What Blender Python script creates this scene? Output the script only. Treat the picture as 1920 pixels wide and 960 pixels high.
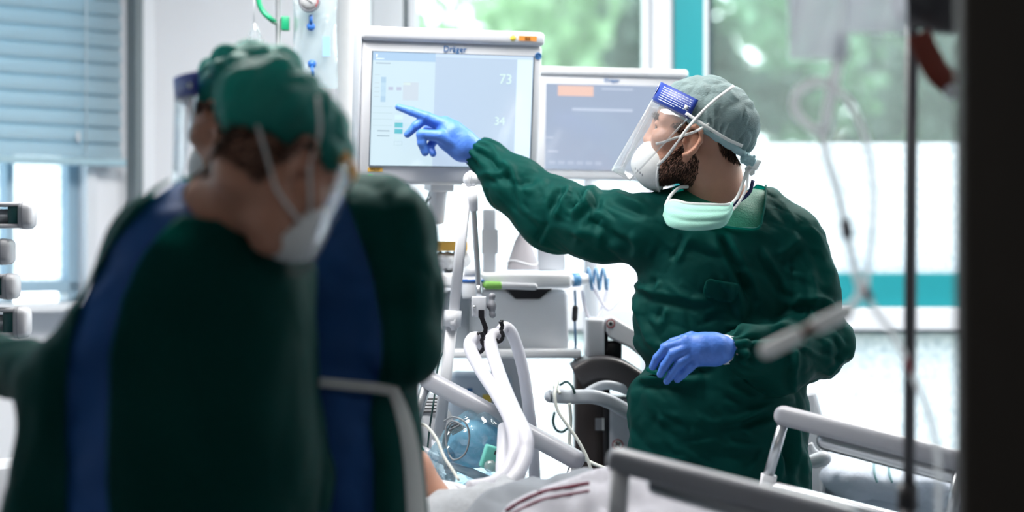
import bpy, math, random
import numpy as np
from mathutils import Matrix, Vector

for _o in list(bpy.data.objects): bpy.data.objects.remove(_o, do_unlink=True)
SC = bpy.context.scene
COL = SC.collection
random.seed(7)
RNG = np.random.default_rng(7)

# ------------------------------------------------------------------ camera
CAM_Z, F = 1.41, 4000.0            # 75 mm lens on 36 mm: 4000 px focal length in a 1920 px frame
_cd = bpy.data.cameras.new('camera'); _cd.lens = 75.0; _cd.sensor_width = 36.0; _cd.clip_start = .05; _cd.clip_end = 300
_cd.dof.use_dof = True; _cd.dof.focus_distance = 4.78; _cd.dof.aperture_fstop = 1.4; _cd.dof.aperture_blades = 0
CAM = bpy.data.objects.new('camera', _cd); COL.objects.link(CAM)
CAM.location = (0, 0, CAM_Z); CAM.rotation_euler = (math.radians(90), 0, 0)
SC.camera = CAM

# ------------------------------------------------------------------ world, light, exposure
W = bpy.data.worlds.new('overcast_sky'); SC.world = W; W.use_nodes = True
_nt = W.node_tree; _bg = _nt.nodes['Background']
_bg.inputs[0].default_value = (.88, .97, 1.0, 1); _bg.inputs[1].default_value = 3.8
SC.view_settings.view_transform = 'Standard'; SC.view_settings.look = 'None'
SC.view_settings.exposure = 1.12; SC.view_settings.gamma = 1.0; SC.view_settings.use_curve_mapping = False
LAMP_W, CORRIDOR_FILL_W = 26.0, 0.9     # watts of each ceiling panel lamp in the room, of the added corridor fill
SC.cycles.max_bounces = 10; SC.cycles.diffuse_bounces = 4; SC.cycles.glossy_bounces = 4
SC.cycles.transmission_bounces = 6; SC.cycles.transparent_max_bounces = 24
SC.cycles.caustics_reflective = False; SC.cycles.caustics_refractive = False
SC.cycles.use_denoising = True; SC.cycles.sample_clamp_indirect = 6.0

def P(px, py, Y):
    return np.array([(px - 960) / F * Y, Y, CAM_Z - (py - 480) / F * Y])
def V3(*a): return np.array(a, float)
def nrm(v):
    v = np.asarray(v, float); return v / (np.linalg.norm(v) + 1e-12)

# ------------------------------------------------------------------ materials (all procedural)
MATS = {}
def mat(name, col=(.8, .8, .8), rough=.5, metal=0., var=.06, vs=30., bump=0., bs=60., emit=None, es=0., sheen=0.,
        transl=0., trcol=None, coat=0., alpha=1., spec=.5, sss=0., sssr=(.01, .004, .002), kind='noise', stretch=None, tint=None):
    if name in MATS: return MATS[name]
    m = bpy.data.materials.new(name); m.use_nodes = True; MATS[name] = m
    nt = m.node_tree; N = nt.nodes; L = nt.links
    b = N['Principled BSDF']; out = N['Material Output']
    b.inputs['Roughness'].default_value = rough; b.inputs['Metallic'].default_value = metal
    b.inputs['Specular IOR Level'].default_value = spec
    b.inputs['Sheen Weight'].default_value = sheen; b.inputs['Coat Weight'].default_value = coat
    b.inputs['Coat Roughness'].default_value = .08
    if tint: b.inputs['Specular Tint'].default_value = (*tint, 1)
    if sss:
        b.inputs['Subsurface Weight'].default_value = sss; b.inputs['Subsurface Radius'].default_value = sssr
        b.inputs['Subsurface Scale'].default_value = 1.0
    tc = N.new('ShaderNodeTexCoord'); mp = N.new('ShaderNodeMapping')
    L.new(tc.outputs['Object'], mp.inputs['Vector'])
    if stretch: mp.inputs['Scale'].default_value = stretch
    no = N.new('ShaderNodeTexNoise'); no.inputs['Scale'].default_value = vs; no.inputs['Detail'].default_value = 4
    L.new(mp.outputs[0], no.inputs['Vector'])
    mx = N.new('ShaderNodeMix'); mx.data_type = 'RGBA'
    lo = [max(0, c * (1 - var)) for c in col]; hi = [min(1, c * (1 + var)) for c in col]
    mx.inputs['A'].default_value = (*lo, 1); mx.inputs['B'].default_value = (*hi, 1)
    L.new(no.outputs['Fac'], mx.inputs['Factor']); L.new(mx.outputs['Result'], b.inputs['Base Color'])
    if bump:
        if kind == 'crumple':
            t2 = N.new('ShaderNodeTexVoronoi'); t2.feature = 'DISTANCE_TO_EDGE'; t2.inputs['Scale'].default_value = bs
            n3 = N.new('ShaderNodeTexNoise'); n3.inputs['Scale'].default_value = bs * .6; n3.inputs['Detail'].default_value = 3
            L.new(mp.outputs[0], n3.inputs['Vector'])
            vm = N.new('ShaderNodeVectorMath'); vm.operation = 'MULTIPLY_ADD'; vm.inputs[1].default_value = (.05, .05, .05)
            L.new(n3.outputs['Color'], vm.inputs[0]); L.new(mp.outputs[0], vm.inputs[2]); L.new(vm.outputs[0], t2.inputs['Vector'])
            src = t2.outputs['Distance']
        elif kind == 'weave':
            t2 = N.new('ShaderNodeTexWave'); t2.inputs['Scale'].default_value = bs; t2.inputs['Distortion'].default_value = 1.2
            L.new(mp.outputs[0], t2.inputs['Vector']); src = t2.outputs['Fac']
        else:
            t2 = N.new('ShaderNodeTexNoise'); t2.inputs['Scale'].default_value = bs; t2.inputs['Detail'].default_value = 5
            L.new(mp.outputs[0], t2.inputs['Vector']); src = t2.outputs['Fac']
        bp = N.new('ShaderNodeBump'); bp.inputs['Strength'].default_value = bump; bp.inputs['Distance'].default_value = .01
        L.new(src, bp.inputs['Height']); L.new(bp.outputs[0], b.inputs['Normal'])
    if emit:
        b.inputs['Emission Color'].default_value = (*emit, 1); b.inputs['Emission Strength'].default_value = es
    cur = b.outputs[0]
    if transl:
        t = N.new('ShaderNodeBsdfTranslucent'); t.inputs[0].default_value = (*(trcol or col), 1)
        s = N.new('ShaderNodeMixShader'); s.inputs[0].default_value = transl
        L.new(cur, s.inputs[1]); L.new(t.outputs[0], s.inputs[2]); cur = s.outputs[0]
    if alpha < 1:
        t = N.new('ShaderNodeBsdfTransparent'); s = N.new('ShaderNodeMixShader'); s.inputs[0].default_value = alpha
        L.new(t.outputs[0], s.inputs[1]); L.new(cur, s.inputs[2]); cur = s.outputs[0]
    L.new(cur, out.inputs['Surface'])
    return m
def clear_mat(name, tint=(1, 1, 1), gloss=.08, rough=.05, haze=0., hazecol=(1, 1, 1), bump=0., bs=20.):
    """thin clear plastic or glass: see-through, with a mirror sheen and a little milky haze"""
    if name in MATS: return MATS[name]
    m = bpy.data.materials.new(name); m.use_nodes = True; MATS[name] = m
    nt = m.node_tree; N = nt.nodes; L = nt.links; N.remove(N['Principled BSDF']); out = N['Material Output']
    t = N.new('ShaderNodeBsdfTransparent'); t.inputs[0].default_value = (*tint, 1)
    g = N.new('ShaderNodeBsdfGlossy'); g.inputs['Roughness'].default_value = rough
    fr = N.new('ShaderNodeLayerWeight'); fr.inputs['Blend'].default_value = .25
    ma = N.new('ShaderNodeMath'); ma.operation = 'MULTIPLY_ADD'; ma.inputs[1].default_value = .5; ma.inputs[2].default_value = gloss
    L.new(fr.outputs['Fresnel'], ma.inputs[0])
    s = N.new('ShaderNodeMixShader'); L.new(ma.outputs[0], s.inputs[0]); L.new(t.outputs[0], s.inputs[1]); L.new(g.outputs[0], s.inputs[2])
    cur = s.outputs[0]
    if bump:
        no = N.new('ShaderNodeTexNoise'); no.inputs['Scale'].default_value = bs; no.inputs['Detail'].default_value = 3
        tc = N.new('ShaderNodeTexCoord'); L.new(tc.outputs['Object'], no.inputs['Vector'])
        bp = N.new('ShaderNodeBump'); bp.inputs['Strength'].default_value = bump; bp.inputs['Distance'].default_value = .01
        L.new(no.outputs['Fac'], bp.inputs['Height']); L.new(bp.outputs[0], g.inputs['Normal'])
    if haze:
        d = N.new('ShaderNodeBsdfDiffuse'); d.inputs[0].default_value = (*hazecol, 1)
        tl = N.new('ShaderNodeBsdfTranslucent'); tl.inputs[0].default_value = (*hazecol, 1)
        a = N.new('ShaderNodeMixShader'); a.inputs[0].default_value = .5; L.new(d.outputs[0], a.inputs[1]); L.new(tl.outputs[0], a.inputs[2])
        s2 = N.new('ShaderNodeMixShader'); s2.inputs[0].default_value = haze
        L.new(cur, s2.inputs[1]); L.new(a.outputs[0], s2.inputs[2]); cur = s2.outputs[0]
    L.new(cur, out.inputs['Surface'])
    return m

# ------------------------------------------------------------------ object helpers
def empty(name, loc, label=None, cat=None, group=None):
    o = bpy.data.objects.new(name, None); COL.objects.link(o); o.location = Vector([float(c) for c in loc]); o.empty_display_size = .1
    tag(o, label, cat, group); return o
def tag(o, label=None, cat=None, group=None, kind=None):
    if label: o['label'] = label
    if cat: o['category'] = cat
    if group: o['group'] = group
    if kind: o['kind'] = kind
    return o
def adopt(o, parent):
    o.parent = parent
    if parent.type == 'EMPTY': o.matrix_parent_inverse = Matrix.Translation(parent.location).inverted()
def mk(name, vf, m, parent=None, smooth=True, bevel=0., sub=0, solid=0., seg=2, label=None, cat=None, group=None, kind=None):
    v, f = vf
    me = bpy.data.meshes.new(name)
    if isinstance(f, np.ndarray) and f.ndim == 2:
        f = f.astype(int).tolist()
    me.from_pydata([tuple(map(float, x)) for x in v], [], f); me.validate(); me.update()
    if smooth: me.polygons.foreach_set('use_smooth', [True] * len(me.polygons))
    me.materials.append(m)
    o = bpy.data.objects.new(name, me); COL.objects.link(o)
    if parent is not None: adopt(o, parent)
    if sub: s = o.modifiers.new('s', 'SUBSURF'); s.levels = sub; s.render_levels = sub
    if solid: s = o.modifiers.new('t', 'SOLIDIFY'); s.thickness = solid; s.offset = 0
    if bevel:
        s = o.modifiers.new('b', 'BEVEL'); s.width = bevel; s.segments = seg; s.limit_method = 'ANGLE'; s.harden_normals = False
    return tag(o, label, cat, group, kind)
def struct(name, vf, m, **k): return mk(name, vf, m, kind='structure', smooth=k.pop('smooth', False), **k)

def join(parts):
    vs, fs, n = [], [], 0
    for v, f in parts:
        vs.append(np.asarray(v, float)); fs += [[i + n for i in q] for q in (f.tolist() if isinstance(f, np.ndarray) else f)]; n += len(v)
    return np.concatenate(vs), fs
def box(c, s, R=None):
    c = np.asarray(c, float); s = np.asarray(s, float) / 2
    v = np.array([[x, y, z] for x in (-1, 1) for y in (-1, 1) for z in (-1, 1)], float) * s
    if R is not None: v = v @ np.asarray(R).T
    return v + c, [[0, 1, 3, 2], [4, 6, 7, 5], [0, 4, 5, 1], [2, 3, 7, 6], [0, 2, 6, 4], [1, 5, 7, 3]]
def span(x0, x1, y0, y1, z0, z1): return box(((x0 + x1) / 2, (y0 + y1) / 2, (z0 + z1) / 2), (abs(x1 - x0), abs(y1 - y0), abs(z1 - z0)))
def pbox(px0, px1, py0, py1, Y0, Y1):
    """box whose front face (at depth Y0) spans the given pixels"""
    a = P(px0, py0, Y0); b = P(px1, py1, Y0); return span(a[0], b[0], Y0, Y1, b[2], a[2])
def Rz(a): a = math.radians(a); c, s = math.cos(a), math.sin(a); return np.array([[c, -s, 0], [s, c, 0], [0, 0, 1]])
def Rx(a): a = math.radians(a); c, s = math.cos(a), math.sin(a); return np.array([[1, 0, 0], [0, c, -s], [0, s, c]])
def Ry(a): a = math.radians(a); c, s = math.cos(a), math.sin(a); return np.array([[c, 0, s], [0, 1, 0], [-s, 0, c]])
def cr(pts, n=8):
    """Catmull-Rom curve through the points"""
    p = [np.asarray(q, float) for q in pts]
    if len(p) < 3: return np.array(p)
    p = [2 * p[0] - p[1]] + p + [2 * p[-1] - p[-2]]; o = []
    for i in range(1, len(p) - 2):
        for k in range(n):
            t = k / n; a, b, c, d = p[i - 1], p[i], p[i + 1], p[i + 2]
            o.append(.5 * (2 * b + (c - a) * t + (2 * a - 5 * b + 4 * c - d) * t * t + (3 * b - a - 3 * c + d) * t ** 3))
    o.append(p[-2]); return np.array(o)
def frames(pts, up=None):
    pts = np.asarray(pts, float); T = np.gradient(pts, axis=0); T /= np.linalg.norm(T, axis=1)[:, None] + 1e-12
    u = np.asarray(up if up is not None else (0, 0, 1), float)
    if abs(T[0] @ u) > .95: u = V3(1, 0, 0) if abs(T[0][0]) < .9 else V3(0, 1, 0)
    A = []; a = nrm(u - T[0] * (u @ T[0]))
    for t in T:
        if up is not None and abs(t @ u) < .97: a = nrm(u - t * (u @ t))
        else: a = nrm(a - t * (a @ t))
        A.append(a)
    A = np.array(A); B = np.cross(T, A); return T, A, B
def sweep(pts, prof, up=None, scale=None, closed=False):
    """profile (list of (a, b) offsets along the two frame axes) swept along the points"""
    pts = np.asarray(pts, float); T, A, B = frames(pts, up); n = len(prof); pr = np.asarray(prof, float); v = []
    for i in range(len(pts)):
        s = 1. if scale is None else scale[i]
        v.append(pts[i] + s * (pr[:, :1] * A[i] + pr[:, 1:] * B[i]))
    v = np.concatenate(v); f = []; m = len(pts)
    for i in range(m if closed else m - 1):
        j = (i + 1) % m
        for k in range(n): f.append([i * n + k, i * n + (k + 1) % n, j * n + (k + 1) % n, j * n + k])
    if not closed: f += [list(range(n))[::-1], list(range((m - 1) * n, m * n))]
    return v, f
def circ(r, n=10, ry=None): return [(r * math.cos(2 * math.pi * k / n), (ry or r) * math.sin(2 * math.pi * k / n)) for k in range(n)]
def rrect(a, b, r, n=4):
    o = []
    for cx, cy, t0 in ((a - r, b - r, 0), (-a + r, b - r, 90), (-a + r, -b + r, 180), (a - r, -b + r, 270)):
        for k in range(n + 1):
            t = math.radians(t0 + 90 * k / n); o.append((cx + r * math.cos(t), cy + r * math.sin(t)))
    return o
def tube(pts, r, n=10, scale=None, up=None): return sweep(pts, circ(r, n), up, scale)
def rod(a, b, r, n=14, r1=None):
    return sweep([a, b], circ(r, n), None, None if r1 is None else [1, r1 / r])
def capsule(a, b, r, n=12, k=4, prof=None, up=None, rend=None):
    a = np.asarray(a, float); b = np.asarray(b, float); d = nrm(b - a); pts, sc = [], []; rr = rend or r
    for i in range(k + 1):
        t = math.pi / 2 * (i / k); pts.append(a - d * rr * math.cos(t) + d * rr); sc.append(max(.05, math.sin(t)))
    for i in range(k + 1):
        t = math.pi / 2 * (1 - i / k); pts.append(b + d * rr * math.cos(t) - d * rr); sc.append(max(.05, math.sin(t)))
    return sweep(pts, prof or circ(r, n), up, sc)
def lathe(prof, c, axis=(0, 0, 1), n=24):
    ax = nrm(axis); u = nrm(np.cross(ax, (0, 0, 1) if abs(ax[2]) < .9 else (1, 0, 0))); w = np.cross(ax, u); c = np.asarray(c, float); v = []; f = []
    for r, h in prof:
        for k in range(n):
            t = 2 * math.pi * k / n; v.append(c + ax * h + max(r, 1e-4) * (math.cos(t) * u + math.sin(t) * w))
    for i in range(len(prof) - 1):
        for k in range(n): f.append([i * n + k, i * n + (k + 1) % n, (i + 1) * n + (k + 1) % n, (i + 1) * n + k])
    f += [list(range(n))[::-1], list(range((len(prof) - 1) * n, len(prof) * n))]; return np.array(v), f
def prism(poly, d):
    """3-D planar polygon extruded by the vector d"""
    p = np.asarray(poly, float); n = len(p); v = np.concatenate([p, p + np.asarray(d, float)])
    return v, [list(range(n))[::-1], list(range(n, 2 * n))] + [[k, (k + 1) % n, n + (k + 1) % n, n + k] for k in range(n)]
def gridmesh(fn, nu, nv, u0=0., u1=1., v0=0., v1=1.):
    v = [fn(u0 + (u1 - u0) * i / nu, v0 + (v1 - v0) * j / nv) for i in range(nu + 1) for j in range(nv + 1)]
    f = [[i * (nv + 1) + j, (i + 1) * (nv + 1) + j, (i + 1) * (nv + 1) + j + 1, i * (nv + 1) + j + 1] for i in range(nu) for j in range(nv)]
    return np.array(v), f
def sphere(c, r, n=12, R=None):
    r = np.asarray(r, float) * np.ones(3); v = []; f = []; m = n
    for i in range(n + 1):
        a = math.pi * i / n
        for k in range(2 * m):
            t = math.pi * k / m; v.append((math.sin(a) * math.cos(t), math.sin(a) * math.sin(t), math.cos(a)))
    for i in range(n):
        for k in range(2 * m): f.append([i * 2 * m + k, (i + 1) * 2 * m + k, (i + 1) * 2 * m + (k + 1) % (2 * m), i * 2 * m + (k + 1) % (2 * m)])
    v = np.array(v) * r
    if R is not None: v = v @ np.asarray(R).T
    return v + np.asarray(c, float), f
def text_vf(s, size, origin, ux, uz, depth=.0006, align='CENTER'):
    """lettering as thin mesh: ux = reading direction, uz = up"""
    cu = bpy.data.curves.new('t', 'FONT'); cu.body = s; cu.size = size; cu.extrude = depth; cu.align_x = align; cu.resolution_u = 2
    o = bpy.data.objects.new('t', cu); COL.objects.link(o); dg = bpy.context.evaluated_depsgraph_get()
    me = o.evaluated_get(dg).to_mesh(); v = np.array([x.co[:] for x in me.vertices]).reshape(-1, 3); f = [list(p.vertices) for p in me.polygons]
    o.evaluated_get(dg).to_mesh_clear(); bpy.data.objects.remove(o); bpy.data.curves.remove(cu)
    ux = nrm(ux); uz = nrm(uz); un = np.cross(ux, uz)
    return np.asarray(origin) + v[:, :1] * ux + v[:, 1:2] * uz + v[:, 2:] * un, f

# ------------------------------------------------------------------ noise
def _h(i, s):
    n = (i[..., 0] * 73856093) ^ (i[..., 1] * 19349663) ^ (i[..., 2] * 83492791) ^ (s * 2654435)
    n = (n ^ (n >> 13)) * 1274126177; n = n ^ (n >> 16); return (n & 0xffff) / 65535.
def voro(p):
    p = np.asarray(p, float); b = np.floor(p).astype(np.int64); F1 = np.full(len(p), 9.); F2 = F1.copy()
    for dx in (-1, 0, 1):
        for dy in (-1, 0, 1):
            for dz in (-1, 0, 1):
                c = b + np.array([dx, dy, dz]); q = c + np.stack([_h(c, 1), _h(c, 2), _h(c, 3)], -1)
                d = np.linalg.norm(q - p, axis=1); F2 = np.minimum(F2, np.maximum(F1, d)); F1 = np.minimum(F1, d)
    return F1, F2
def vnoise(p):
    p = np.asarray(p, float); b = np.floor(p).astype(np.int64); t = p - b; t = t * t * (3 - 2 * t); r = 0
    for dx in (0, 1):
        for dy in (0, 1):
            for dz in (0, 1):
                w = (t[:, 0] if dx else 1 - t[:, 0]) * (t[:, 1] if dy else 1 - t[:, 1]) * (t[:, 2] if dz else 1 - t[:, 2])
                r = r + w * _h(b + np.array([dx, dy, dz]), 5)
    return r * 2 - 1

# ------------------------------------------------------------------ soft bodies: blended distance fields meshed by surface nets
class Soft:
    def __init__(s): s.pr = []
    def _add(s, fn, lo, hi, k, sub): s.pr.append((fn, np.asarray(lo, float), np.asarray(hi, float), k, sub)); return s
    def ell(s, c, r, k=.02, R=None, sub=False):
        c = np.asarray(c, float); r = np.asarray(r, float) * np.ones(3); Rm = None if R is None else np.asarray(R)
        def fn(p):
            q = p - c
            if Rm is not None: q = q @ Rm
            l = np.linalg.norm(q / r, axis=-1); g = np.linalg.norm(q / (r * r), axis=-1) + 1e-9; return np.where(l < .3, (l - 1) * r.min(), l * (l - 1) / g)
        e = r.max(); return s._add(fn, c - e, c + e, k, sub)
    def cone(s, a, ra, b, rb, k=.02, sq=None, sub=False):
        a = np.asarray(a, float); b = np.asarray(b, float); ba = b - a; bb = ba @ ba + 1e-12
        def fn(p):
            q = p - a; h = np.clip(q @ ba / bb, 0, 1); d = q - h[..., None] * ba
            if sq is not None:
                ax, f = sq; d = d + (d @ ax)[..., None] * ax * (1 / f - 1)
            return np.linalg.norm(d, axis=-1) - (ra + (rb - ra) * h)
        e = max(ra, rb); return s._add(fn, np.minimum(a, b) - e, np.maximum(a, b) + e, k, sub)
    def chain(s, pts, k=.02, sq=None):
        for (a, ra), (b, rb) in zip(pts[:-1], pts[1:]): s.cone(a, ra, b, rb, k, sq)
        return s
    def cut(s, c, n, k=.006):
        """remove everything on the side of the plane the normal points to"""
        c = np.asarray(c, float); n = nrm(n)
        return s._add(lambda p: -((p - c) @ n), [-9] * 3, [9] * 3, k, True)
    @staticmethod
    def _mix(f, d, k, sub):
        if sub:
            d = -d; h = np.clip(.5 + .5 * (d - f) / k, 0, 1); return f + (d - f) * h + k * h * (1 - h)
        h = np.clip(.5 + .5 * (f - d) / k, 0, 1); return f + (d - f) * h - k * h * (1 - h)
    def at(s, p):
        p = np.asarray(p, float); f = np.full(p.shape[:-1], 1.)
        for fn, lo, hi, k, sub in s.pr: f = s._mix(f, fn(p), k, sub)
        return f
    def mesh(s, vox, iso=0., pad=.03):
        add = [q for q in s.pr if not q[4]]
        lo = np.min([q[1] for q in add], axis=0) - pad; hi = np.max([q[2] for q in add], axis=0) + pad
        n = np.ceil((hi - lo) / vox).astype(int) + 1; f = np.full(n, 1., np.float32)
        ax = [lo[i] + vox * np.arange(n[i]) for i in range(3)]
        for fn, a, b, k, sub in s.pr:
            m = 1.5 * k + 3 * vox; i0 = np.clip(np.floor((a - m - lo) / vox).astype(int), 0, n); i1 = np.clip(np.ceil((b + m - lo) / vox).astype(int) + 1, 0, n)
            if (i1 <= i0).any(): continue
            sl = tuple(slice(i0[i], i1[i]) for i in range(3))
            g = np.stack(np.meshgrid(*[ax[i][sl[i]] for i in range(3)], indexing='ij'), -1)
            f[sl] = s._mix(f[sl], fn(g), k, sub)
        return surfnet(f - iso, lo, vox)
    def hit(s, px, py, y0=2., y1=6.5, off=0.):
        """nearest surface point seen through a pixel of the photograph, lifted by off"""
        ys = np.linspace(y0, y1, 2000); pts = np.stack([(px - 960) / F * ys, ys, CAM_Z - (py - 480) / F * ys], -1); d = s.at(pts) - off
        i = np.argmax(d < 0)
        return pts[i] if d[i] < 0 else None
def surfnet(f, lo, vox):
    s = f < 0; c = np.zeros(np.array(f.shape) - 1, np.int8)
    for dx in (0, 1):
        for dy in (0, 1):
            for dz in (0, 1): c += s[dx:s.shape[0] - 1 + dx, dy:s.shape[1] - 1 + dy, dz:s.shape[2] - 1 + dz]
    act = (c > 0) & (c < 8); idx = np.full(act.shape, -1, np.int64); cells = np.argwhere(act); idx[act] = np.arange(len(cells))
    pos = np.zeros((len(cells), 3)); cnt = np.zeros(len(cells))
    for axis in range(3):
        e = np.eye(3, dtype=int)[axis]; o1, o2 = [i for i in range(3) if i != axis]
        for u in (0, 1):
            for w in (0, 1):
                a = np.zeros(3, int); a[o1] = u; a[o2] = w; A = cells + a; B = A + e
                fa = f[A[:, 0], A[:, 1], A[:, 2]]; fb = f[B[:, 0], B[:, 1], B[:, 2]]; m = (fa < 0) != (fb < 0)
                t = np.where(m, fa / np.where(m, fa - fb, 1), 0); pos += np.where(m[:, None], a + t[:, None] * e, 0); cnt += m
    v = lo + (cells + pos / np.maximum(cnt, 1)[:, None]) * vox; Q = []
    for axis in range(3):
        o1, o2 = [(1, 2), (2, 0), (0, 1)][axis]; e = np.eye(3, dtype=int)
        sa = [slice(None)] * 3; sb = [slice(None)] * 3; sa[axis] = slice(0, -1); sb[axis] = slice(1, None)
        d = s[tuple(sa)] != s[tuple(sb)]; E = np.argwhere(d)
        E = E[(E[:, o1] >= 1) & (E[:, o2] >= 1) & (E[:, o1] < act.shape[o1]) & (E[:, o2] < act.shape[o2])]
        ins = s[E[:, 0], E[:, 1], E[:, 2]]
        g = lambda X: idx[X[:, 0], X[:, 1], X[:, 2]]
        q = np.stack([g(E - e[o1] - e[o2]), g(E - e[o2]), g(E), g(E - e[o1])], 1); q[~ins] = q[~ins][:, ::-1]; Q.append(q)
    Q = np.concatenate(Q); return v, Q[(Q >= 0).all(1)]
def normals(v, f):
    n = np.zeros_like(v); q = v[f]; fn = np.cross(q[:, 2] - q[:, 0], q[:, 3] - q[:, 1])
    for k in range(4): np.add.at(n, f[:, k], fn)
    return n / (np.linalg.norm(n, axis=1)[:, None] + 1e-12)
def relax(v, f, it=3, lam=.5, only=None):
    e = np.concatenate([f[:, [0, 1]], f[:, [1, 2]], f[:, [2, 3]], f[:, [3, 0]]]); e = np.concatenate([e, e[:, ::-1]])
    c = np.bincount(e[:, 0], minlength=len(v))[:, None] + 1e-9
    for _ in range(it):
        a = np.zeros_like(v); np.add.at(a, e[:, 0], v[e[:, 1]]); a /= c
        m = c[:, 0] > .5
        if only is not None: m = m & only
        v = v.copy(); v[m] += lam * (a[m] - v[m])
    return v
def keep(v, f, fm):
    """keep the faces fm, drop loose vertices, smooth the cut edge"""
    f = f[fm]; e = np.concatenate([f[:, [0, 1]], f[:, [1, 2]], f[:, [2, 3]], f[:, [3, 0]]]); es = np.sort(e, 1)
    key = es[:, 0] * (len(v) + 1) + es[:, 1]; u, inv, cn = np.unique(key, return_inverse=True, return_counts=True); bd = es[cn[inv] == 1]
    for _ in range(12):
        a = np.zeros_like(v); c = np.zeros(len(v)); np.add.at(a, bd[:, 0], v[bd[:, 1]]); np.add.at(a, bd[:, 1], v[bd[:, 0]])
        np.add.at(c, bd[:, 0], 1); np.add.at(c, bd[:, 1], 1); m = c > 0; v = v.copy(); v[m] += .5 * (a[m] / c[m][:, None] - v[m])
    us = np.unique(f); mp = np.full(len(v), -1); mp[us] = np.arange(len(us)); return v[us], mp[f]
def pix(v): return np.stack([960 + F * v[:, 0] / v[:, 1], 480 - F * (v[:, 2] - CAM_Z) / v[:, 1]], 1)
def inpoly(q, poly):
    poly = np.asarray(poly, float); r = np.zeros(len(q), bool); n = len(poly)
    for i in range(n):
        a, b = poly[i], poly[(i + 1) % n]
        c = ((a[1] > q[:, 1]) != (b[1] > q[:, 1])) & (q[:, 0] < (b[0] - a[0]) * (q[:, 1] - a[1]) / (b[1] - a[1] + 1e-12) + a[0]); r ^= c
    return r
def segdist(q, pts):
    """distance, side and position of 2-D points along a polyline"""
    D = np.full(len(q), 1e9); S = np.zeros(len(q)); U = np.zeros(len(q)); pts = np.asarray(pts, float); n = len(pts) - 1
    for i in range(n):
        a, b = pts[i], pts[i + 1]; ba = b - a; h = np.clip(((q - a) @ ba) / (ba @ ba + 1e-9), 0, 1); w = q - a - h[:, None] * ba
        d = np.linalg.norm(w, axis=1); m = d < D; D[m] = d[m]; S[m] = np.sign(ba[0] * w[m, 1] - ba[1] * w[m, 0]); U[m] = (i + h[m]) / n
    return D, S, U
# ================================================================== materials used everywhere
M_WALL = mat('wall_paint', (.80, .82, .87), .6, var=.02, vs=3, bump=.03, bs=200)
M_WHITE = mat('white_plastic', (.62, .64, .68), .35, var=.02, vs=8)
M_LGREY = mat('light_grey_plastic', (.50, .53, .58), .4, var=.03, vs=10)
M_GREY = mat('grey_plastic', (.22, .23, .26), .45, var=.05, vs=12)
M_DARK = mat('charcoal_plastic', (.03, .03, .035), .4, var=.1, vs=12)
M_BLACK = mat('black_plastic', (.008, .008, .012), .35, var=.1)
M_STEEL = mat('brushed_steel', (.55, .57, .6), .3, .9, var=.05, vs=40, stretch=(1, 1, .1))
M_ALU = mat('white_enamel_rail', (.36, .37, .41), .35, var=.03, vs=20)
M_TEAL = mat('teal_lacquer', (.014, .25, .29), .35, var=.04, vs=6)
M_FRAME = mat('window_frame_white', (.72, .75, .80), .4, var=.02)
M_GASKET = mat('window_gasket', (.02, .05, .06), .6)
M_BLUE = mat('medical_blue', (.02, .12, .42), .4)
M_GLASS = clear_mat('window_glass', (.93, .98, .97), .04, .0, haze=.05, hazecol=(.9, 1, .98))
def frosted(name, ca=(.97, .97, .99), cb=(.55, .62, .68)):
    m = bpy.data.materials.new(name); m.use_nodes = True; MATS[name] = m; N = m.node_tree.nodes; L = m.node_tree.links
    N.remove(N['Principled BSDF']); t = N.new('ShaderNodeBsdfTranslucent'); d = N.new('ShaderNodeBsdfDiffuse'); s = N.new('ShaderNodeMixShader')
    tc = N.new('ShaderNodeTexCoord'); vo = N.new('ShaderNodeTexVoronoi'); vo.inputs['Scale'].default_value = 60; L.new(tc.outputs['Object'], vo.inputs['Vector'])
    mx = N.new('ShaderNodeMix'); mx.data_type = 'RGBA'; mx.inputs['A'].default_value = (*ca, 1); mx.inputs['B'].default_value = (*cb, 1)
    ra = N.new('ShaderNodeMapRange'); ra.inputs['From Min'].default_value = .15; ra.inputs['From Max'].default_value = 1.0
    L.new(vo.outputs['Distance'], ra.inputs['Value']); L.new(ra.outputs[0], mx.inputs['Factor']); L.new(mx.outputs['Result'], t.inputs[0]); L.new(mx.outputs['Result'], d.inputs[0])
    s.inputs[0].default_value = .25; L.new(t.outputs[0], s.inputs[1]); L.new(d.outputs[0], s.inputs[2]); L.new(s.outputs[0], N['Material Output'].inputs[0])
    return m
M_FROST = frosted('structured_frosted_glass'); M_FROST2 = frosted('dimmed_structured_glass', (.76, .76, .79), (.46, .51, .56))  # second copy is the same glass, coloured darker to look less brightly lit

# ================================================================== the room
struct('floor', span(-3.6, 3.2, -1.2, 6.9, -.1, 0), mat('grey_vinyl_floor', (.24, .27, .30), .35, var=.08, vs=5))
struct('ceiling', span(-3.6, 3.2, -1.2, 6.95, 2.8, 2.95), mat('ceiling_tiles', (.7, .71, .72), .8, var=.03))
YW = 6.6
def wx(px): return (px - 960) / F * YW
def wz(py): return CAM_Z - (py - 480) / F * YW
struct('wall_back', join([span(-1.18, wx(697), YW, YW + .3, 0, 2.8), span(wx(697), 3.1, YW, YW + .3, 0, .25), span(wx(697), 3.1, YW, YW + .3, 2.62, 2.8)]), M_WALL)
struct('wall_right', span(3.0, 3.15, 2.7, 6.6, 0, 2.8), M_WALL)
U_L = V3(-.74, -.672, 0); N_L = V3(.672, -.74, 0); A_L = V3(-1.18, 6.6, 0)     # slanted wall on the left
def lw(s, n, z): return A_L + U_L * s + N_L * n + V3(0, 0, z)
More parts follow.
